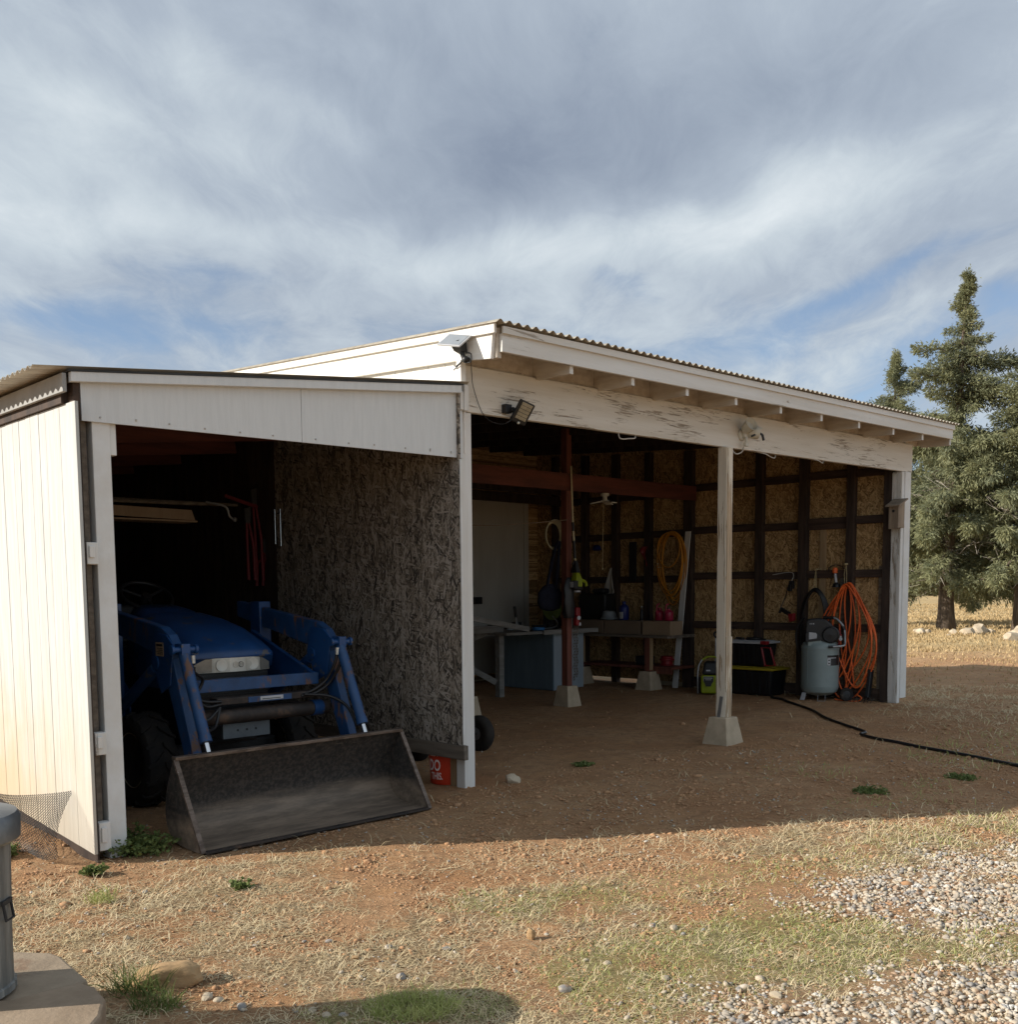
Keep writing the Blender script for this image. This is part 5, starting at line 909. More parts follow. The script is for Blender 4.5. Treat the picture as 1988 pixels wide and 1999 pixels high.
b = MB(); b.bar((.115, -.16, .10), (.125, -.16, .23), .03, .03); part(b, 'nozzle_holder', m_blk, Wp, bevel=.008)
# ------------------------------------------------------------------ bench and what stands on it
Be = thing('side_bench', 'long rough timber bench along the side wall on concrete piers', 'workbench', (6.8, 4.2, .0))
b = MB(); b.box(6.50, 7.15, 3.05, 5.6, .785, .826); part(b, 'bench_top', m_lumber, Be, bevel=.003)
for u, v in ((6.55, 3.42), (6.62, 4.78)):
    zb = gzb(u, v)+.262
    b = MB(); b.box(u-.045, u+.045, v-.045, v+.045, zb, .784); lg = part(b, 'leg', m_red, Be, bevel=.003)
    b = MB(); b.box(u-.04, u+.03, v-.056, v-.0455, zb+.02, .784); part(b, 'leg_facing', m_pine, lg)
b = MB(); b.box(6.60, 7.15, 3.06, 4.83, .335, .372); part(b, 'lower_shelf', m_red, Be, bevel=.003)
b = MB(); b.box(6.60, 6.635, 3.06, 3.36, .27, .334); part(b, 'shelf_rail', m_red, Be)
for k, (va, vb, m, l) in enumerate(((4.29, 4.95, m_cardd, 'dark flat carton at the far left of the side bench'), (3.60, 4.265, m_cardd, 'dark flat carton in the middle of the side bench'), (3.05, 3.545, m_card, 'lighter flat carton at the right end of the side bench'))):
    t = thing('cardboard_box', l, 'box', (6.7, (va+vb)/2, .827), 'flat cartons on the side bench')
    b = MB(); b.box(6.56, 6.86, va, vb, .827, 1.022); part(b, 'carton', m, t, bevel=.004)
    b = MB(); b.box(6.555, 6.865, va-.004, (va+vb)/2-.003, 1.0225, 1.026); b.box(6.555, 6.865, (va+vb)/2+.003, vb+.004, 1.0225, 1.026); part(b, 'flap', m, t)
def bottle(name, label, cat, u, v, z, prof, mat, cap, caph, group=None, extra=None):
    t = thing(name, label, cat, (u, v, z), group); b = MB(); b.lathe([(r, z+h) for r, h in prof], (u, v, 0)); part(b, 'body', mat, t, smooth=50)
    b = MB(); r, h = prof[-1][0], prof[-1][1]; b.lathe([(r*1.15, z+h), (r*1.15, z+h+caph), (0, z+h+caph)], (u, v, 0), n=16); part(b, 'cap', cap, t, smooth=40)
    if extra: extra(t, u, v, z)
    return t
jug = [(.06, 0), (.066, .01), (.066, .18), (.06, .21), (.03, .245), (.022, .25), (.022, .27)]
def jh(t, u, v, z): 
    b = MB(); b.tube(curve([(u-.03, v-.02, z+.245), (u-.085, v-.02, z+.22), (u-.09, v-.02, z+.13), (u-.066, v-.02, z+.09)]), .011, 8); part(b, 'handle', m_pink, t, smooth=60)
bottle('detergent_jug', 'magenta jug behind the lighter carton, left of two', 'jug', 6.80, 3.42, 1.027, [(r, h*.62) for r, h in jug], m_pink, m_pink, .02, 'magenta jugs', jh)
bottle('detergent_jug', 'magenta jug behind the lighter carton, right of two with a pale label', 'jug', 6.78, 3.24, 1.027, [(r, h*.64) for r, h in jug], m_pink, m_blk, .02, 'magenta jugs', jh)
bottle('blue_jug', 'dark blue jug with a pale label on the middle carton', 'jug', 6.76, 4.05, 1.027, [(r*1.1, h*.95) for r, h in jug], m_dblue, m_dblue, .02, None, lambda t, u, v, z: part((lambda b: b.grid(lambda i, j: (u-.0735*math.cos(-.5+1.3*i), v+.0735*math.sin(-.5+1.3*i), z+.02+.10*j), 8, 1))(MB()), 'label', m_lgrey, t))
bottle('oil_bottle', 'slim dark bottle with a pale tip on the middle carton', 'bottle', 6.74, 3.70, 1.027, [(.024, 0), (.026, .01), (.026, .12), (.01, .16), (.008, .19)], m_blk, m_lgrey, .02)
b = MB(); b.lathe([(.13, 1.030), (.14, 1.04), (.125, 1.065), (.115, 1.07), (.10, 1.12), (.09, 1.155), (.06, 1.165), (0, 1.166)], (6.74, 4.32, 0)); single(b, 'grey_bowl', M('grey_blue_basin', (.26, .29, .31), (.22, .25, .27), .5), 'grey basin turned upside down on the far carton', 'basin', (6.74, 4.32, 1.027), smooth=50)
b = MB(); b.box(6.78, 7.05, 4.45, 4.98, .83, 1.42); b.box(6.83, 7.0, 4.52, 4.75, 1.421, 1.50); single(b, 'black_case', m_blk, 'bulky black case in the dark behind the far carton', 'case', (6.9, 4.7, .83), bevel=.03)
b = MB(); b.lathe([(.10, .40), (.11, .405), (.11, .41), (.085, .42), (.085, .47), (.11, .48), (.11, .50), (.085, .51), (.085, .53), (.10, .54), (0, .541)], (6.85, 3.32, -.027)); single(b, 'cord_reel', m_redp, 'red cord reel on the lower shelf of the side bench', 'reel', (6.85, 3.32, .373), smooth=40)
b = MB(); b.box(6.72, 6.95, 3.62, 3.80, .373, .50); single(b, 'dark_box', m_blk, 'small dark box on the lower shelf left of the red reel', 'box', (6.8, 3.7, .373), bevel=.01)
# towel
def towel():
    b = MB()
    def f(i, j):
        z = 1.80-.53*j; w = .012+.118*min(j*1.45, 1)*(1 if j < .72 else max(1-(j-.72)/.28, .04)); c = 4.60+.055*j
        if j > .72: c += .045*(j-.72)/.28
        v = c+w*(2*i-1); return (7.11-.03*math.sin(i*9+j*2)*j-.02*math.cos(i*5), v, z+.02*math.sin(i*PI)*(1-j))
    b.grid(f, 14, 16); o = single(b, 'towel', m_cloth, 'pale towel hanging pointed from a stud over the bench', 'towel', (7.11, 4.6, 1.8), smooth=179)
    m = o.modifiers.new('thick', 'SOLIDIFY'); m.thickness = .006
towel()
b = MB(); b.grid(lambda i, j: (7.12-.02*math.sin(6*i+3*j), 3.99-.10*i*(1-.3*j)+.03*math.sin(j*5), 2.12-.30*j*(.6+.4*i)), 8, 10); o = single(b, 'red_rag', m_redp, 'dull red rag hanging on a stud left of the yellow hose', 'rag', (7.12, 3.95, 2.0), smooth=179); o.modifiers.new('thick', 'SOLIDIFY').thickness = .006
b = MB(); b.lathe([(.05, 0), (.075, .02), (.06, .07), (.03, .09), (0, .092)], (7.16, 4.93, 2.09)); single(b, 'blue_cup', m_dblue, 'small dark blue cup hung high on the far studs', 'cup', (7.16, 4.93, 2.1), smooth=50)
b = MB(); b.box(7.13, 7.152, 4.12, 4.26, 1.60, 2.2); single(b, 'dark_level', m_blk, 'long dark tool hanging upright between the towel and red rag', 'tool', (7.14, 4.2, 1.6), bevel=.005)
# ------------------------------------------------------------------ centre of the shed
Lf = thing('ceiling_lamp', 'white three winged lamp hanging under the red inner beam', 'lamp', (5.08, 3.0, 2.72))
b = MB(); b.lathe([(.055, 2.722), (.055, 2.69), (.032, 2.685), (.03, 2.64), (.05, 2.635), (.05, 2.61), (0, 2.605)], (5.08, 3.0, 0)); part(b, 'socket', m_lampw, Lf, smooth=40)
for k in range(3):
    a = 2*PI*k/3+.35; c = Vector((5.08+.115*math.cos(a), 3.0+.115*math.sin(a), 2.605)); e1 = Vector((math.cos(a), math.sin(a), -.18)).normalized(); e2 = Vector((-math.sin(a), math.cos(a), 0)); b = MB(); slab(b, c, e1, e2, e1.cross(e2), .15, .10, .014); part(b, 'lamp_wing', m_lampw, Lf, bevel=.006)
b = MB(); b.tube([(5.02, 2.97, 2.62), (4.985, 2.96, 1.76)], .003, 6); b.ball((4.985, 2.96, 1.75), .008); part(b, 'pull_cord', m_twine, Lf)
Tr = thing('string_trimmer', 'lime string trimmer hanging upside down beside the red post', 'string trimmer', (4.52, 3.0, 1.5))
b = MB(); b.tube([(4.43, 3.0, 3.02), (4.455, 3.0, 2.45), (4.475, 3.0, 2.15)], .012, 8); b.tube([(4.475, 3.0, 2.15), (4.51, 3.0, 1.76)], .015, 8); part(b, 'shaft', m_cream, Tr, smooth=60)
b = MB(); b.tube([(4.46, 3.0, 2.33), (4.47, 3.0, 2.22)], .018, 8); b.tube([(4.482, 3.0, 2.10), (4.50, 3.0, 1.88)], .018, 8); b.tube([(4.455, 3.0, 1.80), (4.50, 3.0, 1.87), (4.555, 3.0, 1.80)], .013, 6); b.hexa([(4.47, 2.95, 1.70), (4.55, 2.95, 1.70), (4.55, 3.05, 1.70), (4.47, 3.05, 1.70), (4.49, 2.98, 1.85), (4.53, 2.98, 1.85), (4.53, 3.02, 1.85), (4.49, 3.02, 1.85)]); part(b, 'grip', m_blk, Tr, bevel=.006)
b = MB(); b.loft([[(4.53+x*s-.3*(1.7-z)*0, 3.0+y*s, z) for x, y in ((-.06, -.05), (.05, -.05), (.07, 0), (.05, .05), (-.06, .05), (-.075, 0))] for z, s in ((1.705, .5), (1.67, .7), (1.62, 1.0), (1.56, 1.05), (1.525, 1.0))]); b.tube(curve([(4.57, 3.0, 1.61), (4.65, 3.0, 1.60), (4.70, 3.0, 1.575), (4.715, 3.0, 1.53)]), .020, 8); part(b, 'engine_cover', m_lime, Tr, smooth=50)
b = MB(); b.box(4.43, 4.50, 2.94, 3.06, 1.50, 1.60); b.lathe([(.07, 1.525), (.08, 1.51), (.07, 1.48), (.03, 1.475), (0, 1.475)], (4.53, 3.0, 0)); part(b, 'engine', m_blk, Tr, bevel=.008)
b = MB(); b.box(4.425, 4.4295, 2.96, 3.04, 1.515, 1.585); b.lathe([(.045, 1.474), (.045, 1.455), (0, 1.452)], (4.535, 3.0, 0)); part(b, 'silver_guard', m_lgrey, Tr)
b = MB()
for k in range(5): b.tube([(4.36+.012*k, 3.30+(.165-.006*k)*math.cos(2*PI*i/32), 2.17+(.185-.007*k)*math.sin(2*PI*i/32)) for i in range(32)], .008, 6, True) if 0 else b.tube([(4.42+(.175-.009*k)*math.cos(2*PI*i/32), 3.26+.012*k, 2.18+(.19-.009*k)*math.sin(2*PI*i/32)) for i in range(32)], .009, 6, True)
single(b, 'cream_hose', m_cream, 'cream coloured hose coil hung behind the red post', 'hose', (4.42, 3.28, 2.18), smooth=60)
Bg = thing('shoulder_bag', 'navy canvas bag hanging by its straps on the red post', 'bag', (4.28, 3.22, 1.4))
b = MB(); b.loft([[(4.29+w*math.cos(a), 3.24+d*math.sin(a), z) for a in [2*PI*k/16 for k in range(16)]] for z, w, d in ((1.22, .06, .03), (1.25, .17, .06), (1.33, .215, .075), (1.45, .205, .07), (1.52, .13, .05), (1.56, .05, .03))]); part(b, 'pouch', m_navy, Bg, smooth=60)
b = MB(); b.tube(curve([(4.22, 3.22, 1.53), (4.30, 3.22, 1.80), (4.37, 3.21, 2.02), (4.42, 3.20, 2.10)]), .024, 6); b.tube(curve([(4.38, 3.22, 1.50), (4.40, 3.2, 1.8), (4.43, 3.20, 2.10)]), .022, 6); part(b, 'strap', m_navy, Bg, smooth=60)
b = MB(); b.loft([[(4.44+w*math.cos(a)+.02*math.sin(3*a+z*9), 3.045+d*math.sin(a), z) for a in [2*PI*k/18 for k in range(18)]] for z, w, d in ((1.13, .09, .03), (1.2, .11, .04), (1.35, .10, .038), (1.5, .085, .035), (1.60, .05, .03), (1.64, .02, .02))]); single(b, 'black_jacket', m_blk, 'black jacket draped on the front of the red post', 'jacket', (4.44, 3.05, 1.4), smooth=60)
b = MB()
def link(mb, c, i, r=.017, t=.0042):
    ex = Vector((1, 0, 0)) if i % 2 else Vector((0, 1, 0)); mb.tube([Vector(c)+ex*(r*.75*math.cos(2*PI*k/10))+Vector((0, 0, r*1.35*math.sin(2*PI*k/10))) for k in range(10)], t, 5, True)
for s, (uu, L_) in enumerate(((4.552, 19), (4.60, 18))):
    for i in range(L_): link(b, (uu+.012*math.sin(i*1.7), 3.06, 1.0-.036*i), i)
b.tube([(4.535, 3.06, 1.02), (4.61, 3.06, 1.02)], .005, 6); single(b, 'steel_chain', m_chain, 'steel chain hanging in two strands down the red post', 'chain', (4.57, 3.06, .9), smooth=60)
Wb = thing('workbench', 'grey topped work table over blue grey side panels', 'workbench', (5.6, 4.8, 0))
b = MB(); b.box(4.55, 6.32, 4.30, 5.6, .865, .905); part(b, 'table_top', m_greyw, Wb, bevel=.004)
b = MB(); b.box(5.25, 6.42, 4.262, 4.298, .855, .918); part(b, 'edge_board', m_greyw, Wb, bevel=.003)
zc = gzb(5.8, 4.6)
b = MB(); b.box(5.60, 6.24, 4.40, 4.42, zc, .864); part(b, 'front_panel', m_cab_lit, Wb, bevel=.002)
b = MB(); b.box(5.58, 5.598, 4.40, 5.5, zc, .864); part(b, 'side_panel', m_cab_shade, Wb, bevel=.002)
b = MB(); b.box(6.22, 6.239, 4.421, 5.5, zc, .864); part(b, 'side_panel', m_cab_shade, Wb)
Sh = thing('sawhorse', 'weathered wooden trestle with braces left of the work table', 'sawhorse', (4.6, 4.6, 0))
for u, v in ((4.72, 4.62), (4.30, 4.95), (4.72, 5.6)):
    b = MB(); b.box(u-.045, u+.045, v-.045, v+.045, gzb(u, v), 1.0); part(b, 'leg', m_greyw, Sh, bevel=.003)
b = MB(); b.bar((4.65, 4.62, .95), (4.20, 5.0, .72), .04, .08); b.bar((4.65, 4.62, .20), (4.25, 4.95, .50), .04, .08); part(b, 'brace', m_greyw, Sh, bevel=.002)
b = MB(); b.box(4.1, 4.68, 4.55, 4.58, .90, 1.0); part(b, 'rail', m_greyw, Sh, bevel=.002)
b = MB(); b.bar((3.55, 3.95, 1.14), (4.72, 4.05, .955), .045, .07); single(b, 'loose_board', m_greyw, 'loose grey board with a pale cut end lying slanted over the trestle', 'board', (4.1, 4.0, 1.05), bevel=.002)
b = MB(); b.tube([(5.38+.075*math.cos(2*PI*k/20), 4.50+.075*math.sin(2*PI*k/20), .93) for k in range(20)], .022, 6, True); single(b, 'blue_tape', m_dblue if 0 else M('blue_tape', (.05, .22, .50), (.04, .18, .42), .6), 'blue tape roll on the work table', 'tape', (5.38, 4.5, .906), smooth=60)
t = thing('trowel', 'trowel standing black handle up at the back of the work table', 'trowel', (5.4, 5.0, .906))
b = MB(); b.cyl((5.375, 4.95, 1.09), (5.345, 4.95, 1.25), .020); part(b, 'handle', m_blk, t, smooth=50)
b = MB(); b.cyl((5.375, 4.95, 1.09), (5.385, 4.95, 1.03), .007); b.hexa([(5.34, 4.94, .906), (5.44, 4.94, .906), (5.44, 4.96, .906), (5.34, 4.96, .906), (5.37, 4.948, 1.04), (5.40, 4.948, 1.04), (5.40, 4.954, 1.04), (5.37, 4.954, 1.04)]); part(b, 'blade', m_galv, t)
b = MB(); rg = random.Random(2)
for k in range(9):
    u, v = 4.75+.19*k+rg.uniform(-.05, .05), 5.1+rg.uniform(-.3, .35)
    if k % 3 == 0: b.bar((u, v, .93), (u+.28, v+rg.uniform(-.1, .1), .935), .05, .04)
    elif k % 3 == 1: b.ball((u, v, .93), .06, 1.3, 1, .5)
    else: b.box(u, u+.12, v, v+.09, .907, .96+rg.random()*.04)
single(b, 'tool_clutter', m_iron, 'jumble of dark hand tools across the work table', 'tools', (5.5, 5.1, .906), kind='stuff')
b = MB(); b.tube(curve([(5.0, 4.75, .93), (5.5, 4.6, .92), (5.95, 4.7, .94), (6.2, 4.9, 1.0), (6.32, 5.1, 1.08)]), .012, 8); single(b, 'bent_pipe', m_galv, 'thin bent pipe curving over the work table', 'pipe', (5.6, 4.7, .93), smooth=60)
t = thing('hose_reel', 'green hose coiled in rings against the back wall above the table', 'hose reel', (6.45, 5.3, 1.25))
b = MB()
for k in range(6): b.tube([(6.52+(.10+.024*k)*math.cos(2*PI*i/30), 5.30, 1.24+(.10+.024*k)*math.sin(2*PI*i/30)) for i in range(30)], .011, 6, True)
part(b, 'hose', m_grnh, t, smooth=60)
b = MB(); b.lathe([(.055, 0), (.055, .05), (0, .05)], (6.52, 5.34, 1.24), (0, -1, 0)); b.box(6.47, 6.57, 5.33, 5.45, .906, 1.24); part(b, 'hub', m_blk, t)
t = thing('red_sprayer', 'bright red hand tool hanging right of the black jacket', 'hand tool', (4.53, 3.02, 1.1))
b = MB(); b.box(4.505, 4.585, 2.98, 3.06, 1.15, 1.265); b.box(4.515, 4.575, 2.985, 3.05, 1.03, 1.148); part(b, 'body', m_redp, t, bevel=.015)
b = MB(); b.lathe([(.026, 0), (.026, .006), (.0, .007)], (4.545, 2.978, 1.13), (-.3, -1, 0)); b.box(4.56, 4.59, 2.982, 3.02, 1.03, 1.07); part(b, 'pale_knob', m_lgrey, t)
bottle('spray_bottle', 'clear narrow necked bottle standing behind the red hand tool', 'bottle', 5.95, 4.42, .919, [(.045, 0), (.05, .01), (.05, .15), (.045, .20), (.02, .30), (.018, .33)], M('clear_plastic', (.5, .52, .52), (.45, .47, .47), .25, spec=.6, trans=.5), m_lgrey, .04)
b = MB(); b.box(5.70, 5.86, 6.19, 6.244, 1.27, 1.38); single(b, 'switch_box', m_blk, 'black box on the white panel beside the white post', 'switch box', (5.78, 6.2, 1.3), bevel=.004)
b = MB(); b.tube(curve([(.10, 3.02, 2.55), (1.6, 3.0, 2.28), (2.78, 3.0, 2.23), (3.6, 3.0, 2.28), (4.42, 3.06, 2.36)]), .006, 6); single(b, 'slack_cable', m_cardd, 'slack pale cable strung below the red inner beam', 'cable', (2.5, 3, 2.3), smooth=60)
# ------------------------------------------------------------------ trees
def tree(name, label, x, y, H, prof, nb, seed, lean=0., tr=.33, extra=(), spr=1.0, low=.9, dens=1.0, group='junipers behind the shed'):
    rg = np.random.default_rng(seed); rn = random.Random(seed); z0 = float(gz(x, y))
    T = thing(name, label, 'tree', (x, y, z0), group, world=True, absolute=False)
    tk = []; rr_ = []
    for i in range(19):
        t = i/18; tk.append((lean*H*t*t+.10*math.sin(t*7+seed)*(t*(1-t))*3, .08*math.sin(t*5+2*seed)*t, -.1+H*.98*t)); rr_.append(max(tr*.72*(1-t)**.85*(1+.35*math.exp(-t*22)), .012))
    b = MB(); b.tube(tk, rr_, 12)
    limbs = MB(); dead = MB(); P = []; D = []; S_ = []
    at = lambda h: Vector(tk[0]).lerp(Vector(tk[-1]), 0)+Vector(tuple(np.array([np.interp(h, [q[2] for q in tk], [q[c] for q in tk]) for c in range(3)])))-Vector(tk[0]) if 0 else Vector((float(np.interp(h, [q[2] for q in tk], [q[0] for q in tk])), float(np.interp(h, [q[2] for q in tk], [q[1] for q in tk])), h))
    L = []
    for i in range(nb):
        h = low+(H*.985-low)*((i+rn.random())/nb)**.92; L.append((h, rn.uniform(0, 2*PI), float(np.interp(h/H, [p[0] for p in prof], [p[1] for p in prof]))*rn.choice((.35, .6, .8, .95, 1.05, 1.2)), rn.uniform(-.15, .45)))
    L += list(extra)
    for h, az, R_, rise in L:
        if R_ < .05: continue
        o = at(h); d = Vector((math.cos(az), math.sin(az), 0)); n = max(int(R_/.22), 4); pts = []; droop = .16 if h < H*.45 else .08
        for k in range(n+1):
            t = k/n; pts.append(o+d*(R_*t)+Vector((0, 0, R_*(rise*t-droop*t*t*1.6)+.05*math.sin(t*9+az*3)))+Vector((-d.y, d.x, 0))*(.12*R_*math.sin(t*3+h)*t))
        r0 = min(.028+.022*R_, float(np.interp(h, [q[2] for q in tk], rr_))*.55)
        limbs.tube(pts, [max(r0*(1-.85*k/n), .006) for k in range(n+1)], 6)
        for k in range(max(1, int(n*.22)), n+1):
            t = k/n; p = pts[k]; cr = (.13+.20*(1-abs(2*t-1.15)))*min(1, .35+R_*.55)*spr
            m = int((44+190*cr)*dens)
            off = rg.normal(0, 1, (m, 3))*np.array([cr*.56, cr*.56, cr*.46]); off[:, 2] -= np.abs(off[:, 2])*.35*(1 if h < H*.62 else .3)
            P.append(np.array(p)+off); o2 = off/np.maximum(np.linalg.norm(off, axis=1, keepdims=True), .05)
            dd = o2*.8+np.array(d)*.55+rg.normal(0, .35, (m, 3)); dd[:, 2] += .15 if h > H*.62 else -.55; D.append(dd); S_.append(np.full(m, min(1, .55+.25*R_)))
    # sprigs down the leader
    for i in range(int(H*13)):
        h = low+(H-low)*(i/(H*13)); r = float(np.interp(h/H, [p[0] for p in prof], [p[1] for p in prof])); m = int(16*dens); p = at(h); c = min(r*.35, .32)+.04
        off = rg.normal(0, 1, (m, 3))*np.array([c*.6, c*.6, .12]); P.append(np.array(p)+off); dd = off/np.maximum(np.linalg.norm(off, axis=1, keepdims=True), .03)*.8; dd[:, 2] += .55; D.append(dd+rg.normal(0, .2, (m, 3))); S_.append(np.full(m, .75))
    P = np.concatenate(P); D = np.concatenate(D); S_ = np.concatenate(S_); N = len(P); D /= np.linalg.norm(D, axis=1, keepdims=True)
    V = []; F = []
    for q in range(3):
        dd = D+rg.normal(0, .26, (N, 3)); dd /= np.linalg.norm(dd, axis=1, keepdims=True); sd_ = np.cross(dd, rg.normal(0, 1, (N, 3))); sd_ /= np.maximum(np.linalg.norm(sd_, axis=1, keepdims=True), 1e-6)
        Lg = (.07+.12*rg.random(N))*S_*spr; Wd = Lg*(.13+.10*rg.random(N)); a = P; m_ = P+dd*(Lg*.55)[:, None]; e_ = P+dd*Lg[:, None]+np.array([0, 0, -.02]); w = sd_*(Wd/2)[:, None]
        V.append(np.stack([a-w*.35, a+w*.35, m_+w, e_, m_-w], 1)); 
    V = np.stack(V, 1).reshape(-1, 3); n3 = N*3; bi = (np.arange(n3)*5)[:, None]; F = bi+np.array([[0, 1, 2, 3, 4]])
    o = bpy.data.objects.new('crown', arr_mesh('crown', V, F, m_cyp)); COL.objects.link(o); o.parent = T
    part(b, 'trunk', m_bark, T, smooth=179); part(limbs, 'limbs', m_bark, T, smooth=179)
    for k in range(int(nb*.35)):
        h = rn.uniform(low, H*.42); az = rn.uniform(PI*.9, PI*2.05); o_ = at(h); d = Vector((math.cos(az), math.sin(az), rn.uniform(-.5, .5))); R_ = rn.uniform(.8, 1.9)
        pts = [o_+d*R_*q/5+Vector((rn.uniform(-.08, .08), rn.uniform(-.08, .08), rn.uniform(-.1, .1))) for q in range(6)]; dead.tube(pts, [.022, .018, .014, .011, .008, .004], 5)
        for s in range(2): e_ = pts[3+s]; dead.tube([e_, e_+Vector((rn.uniform(-.3, .3), rn.uniform(-.3, .1), rn.uniform(-.4, .2))), e_+Vector((rn.uniform(-.5, .5), rn.uniform(-.4, .1), rn.uniform(-.6, .2)))], [.009, .006, .003], 4)
    if dead.v: part(dead, 'dead_branches', m_dead, T, smooth=179)
    return T
main = [(0, 0), (.06, 1.2), (.12, 2.2), (.25, 2.65), (.40, 2.5), (.50, 1.9), (.58, 1.35), (.66, 1.25), (.74, 1.05), (.79, .72), (.84, .42), (.90, .36), (.97, .16), (1, .03)]
tree('juniper', 'tall juniper with a narrow crooked tip beyond the right corner post', 14.85, 34.6, 11.9, main, 92, 4, .036, .36,
     [(8.75, 0.05, 1.75, .12), (8.9, .12, 1.8, .10), (8.6, 3.2, 1.5, .1), (9.1, 3.1, 1.45, .3), (8.2, 3.5, 1.7, .25), (7.6, -.3, 1.5, .15), (1.9, 3.4, 2.4, -.15), (2.1, -.2, 2.4, -.15), (1.5, .0, 1.3, -.1)], low=1.45)
tree('juniper', 'broad dense juniper cut by the right edge of the photo', 16.75, 33.4, 8.9, [(0, .3), (.08, 1.8), (.2, 2.7), (.45, 2.7), (.62, 2.0), (.75, 1.3), (.88, .8), (1, .05)], 84, 11, .0, .30, low=1.7)
tree('juniper', 'slim juniper tip showing over the right end of the roof', 15.0, 40.0, 10.5, [(0, .2), (.1, 2.2), (.4, 2.3), (.6, 1.7), (.72, 1.15), (.80, .95), (.86, .72), (.93, .34), (1, .05)], 85, 23, -.004, .3, [(8.3, 3.3, 1.35, .15), (6.6, 3.3, 1.9, .1)], low=1.2)
tree('juniper', 'low rounded juniper between the two tall ones', 16.0, 37.6, 6.9, [(0, .3), (.1, 1.9), (.35, 2.5), (.6, 2.2), (.8, 1.4), (1, .1)], 66, 31, .0, .26, low=1.5)
# far brush line
def brush():
    rg = np.random.default_rng(77); N = 5200; th = rg.uniform(-.75, .75, N); d = rg.uniform(150, 330, N); x = d*np.sin(th); y = d*np.cos(th); h = rg.gamma(2, .55, N)+.3
    z = rg.random(N)*h; P = np.stack([x, y, z], 1); V = []
    for q in range(3):
        a = rg.normal(0, 1, (N, 3)); a /= np.linalg.norm(a, axis=1, keepdims=True); c = np.cross(a, rg.normal(0, 1, (N, 3))); c /= np.linalg.norm(c, axis=1, keepdims=True); s = (.8+1.2*rg.random(N))[:, None]
        V.append(np.stack([P-a*s-c*s*.6, P+a*s-c*s*.6, P+a*s+c*s*.6, P-a*s+c*s*.6], 1))
    V = np.concatenate(V).reshape(-1, 3); F = (np.arange(len(V)//4)*4)[:, None]+np.array([[0, 1, 2, 3]])
    o = bpy.data.objects.new('far_brush', arr_mesh('far_brush', V, F, m_brush)); COL.objects.link(o); props(o, 'low grey green brush along the far edge of the dry field', 'brush', kind='stuff')
brush()
# ------------------------------------------------------------------ rocks
def rock(name, label, cat, x, y, sx, sy, sz, mat, seed, group=None, rot=0., sink=.25, sub=2, rough=.3):
    rn = random.Random(seed); vs = []
    import bmesh
    bm = bmesh.new(); bmesh.ops.create_icosphere(bm, subdivisions=sub+1, radius=1)
    pl = [(Vector((rn.gauss(0, 1), rn.gauss(0, 1), rn.gauss(0, .8))).normalized(), rn.uniform(.62, .9)) for _ in range(9)]
    off = Vector((rn.uniform(0, 50), rn.uniform(0, 50), rn.uniform(0, 50)))
    for v in bm.verts:
        p = v.co.copy()
        for n_, d_ in pl:
            e = p.dot(n_)-d_
            if e > 0: p -= n_*e*.92
        p *= 1+rough*.35*noise.noise(p*2.2+off)+rough*.14*noise.noise(p*6+off); v.co = Vector((p.x*sx, p.y*sy, p.z*sz))
    me = bpy.data.meshes.new(name); bm.to_mesh(me); bm.free(); me.materials.append(mat); me.shade_smooth(); me.set_sharp_from_angle(angle=R(32))
    o = bpy.data.objects.new(name, me); COL.objects.link(o); o.location = (x, y, float(gz(x, y))+sz*(1-sink)-sz*.3); o.rotation_euler = (rn.uniform(-.1, .1), rn.uniform(-.1, .1), rot); props(o, label, cat, group); return o
rock('sandstone_rock', 'large flat tan sandstone rock lying near the concrete slab', 'rock', -1.315, 3.80, .135, .085, .062, m_sand, 3, None, .25, .3, 3)
rock('pointed_rock', 'pointed tan stone standing upright on the sunlit dirt', 'rock', .087, 4.27, .020, .018, .036, m_sand, 8, None, 0, .1)
rock('grey_rock', 'rounded brown rock in the shade just right of the white post', 'rock', .02, 7.80, .07, .055, .05, m_rock, 12, None, .4)
rn = random.Random(44)
for k, (x, y, s) in enumerate(((12.9, 31.9, .30), (13.3, 32.3, .22), (13.7, 31.4, .26), (14.2, 31.7, .36), (14.45, 31.3, .52), (13.95, 30.9, .40), (14.8, 31.6, .3), (15.3, 30.4, .55), (15.6, 29.8, .4), (14.9, 29.7, .22), (15.9, 30.8, .3), (16.3, 29.2, .6), (13.2, 33.0, .2), (12.5, 32.6, .24), (15.1, 31.9, .26), (14.0, 28.0, .5), (13.6, 27.5, .42), (14.3, 28.6, .3), (12.9, 29.9, .15), (16.1, 31.9, .3))):
    rock('border_rock', 'pale rough rock in the ring around the junipers', 'rock', x, y, s*.62, s*.5, s*.45, m_rock, 100+k, 'pale rocks ringed round the junipers', rn.uniform(0, 6), .35, 1, .5)
for k in range(46):
    for _ in range(30):
        x = rn.uniform(-1.7, 2.6); y = rn.uniform(3.45, 6.6)
        if abs(x) < y*.5 and (float(zones(x, y)[2]) < .25) and not (x < -1.2 and y < 4): break
    s = rn.choice((.009, .010, .012, .014, .018)); rock('loose_stone', 'small pale stone lying loose on the dry ground', 'stone', x, y, s*rn.uniform(1, 1.5), s, s*rn.uniform(.6, .8), rn.choice((m_rock, m_sand, m_sand, m_peb)), 300+k, 'small stones lying loose on the dirt', rn.uniform(0, 6), .3, 0, .5)
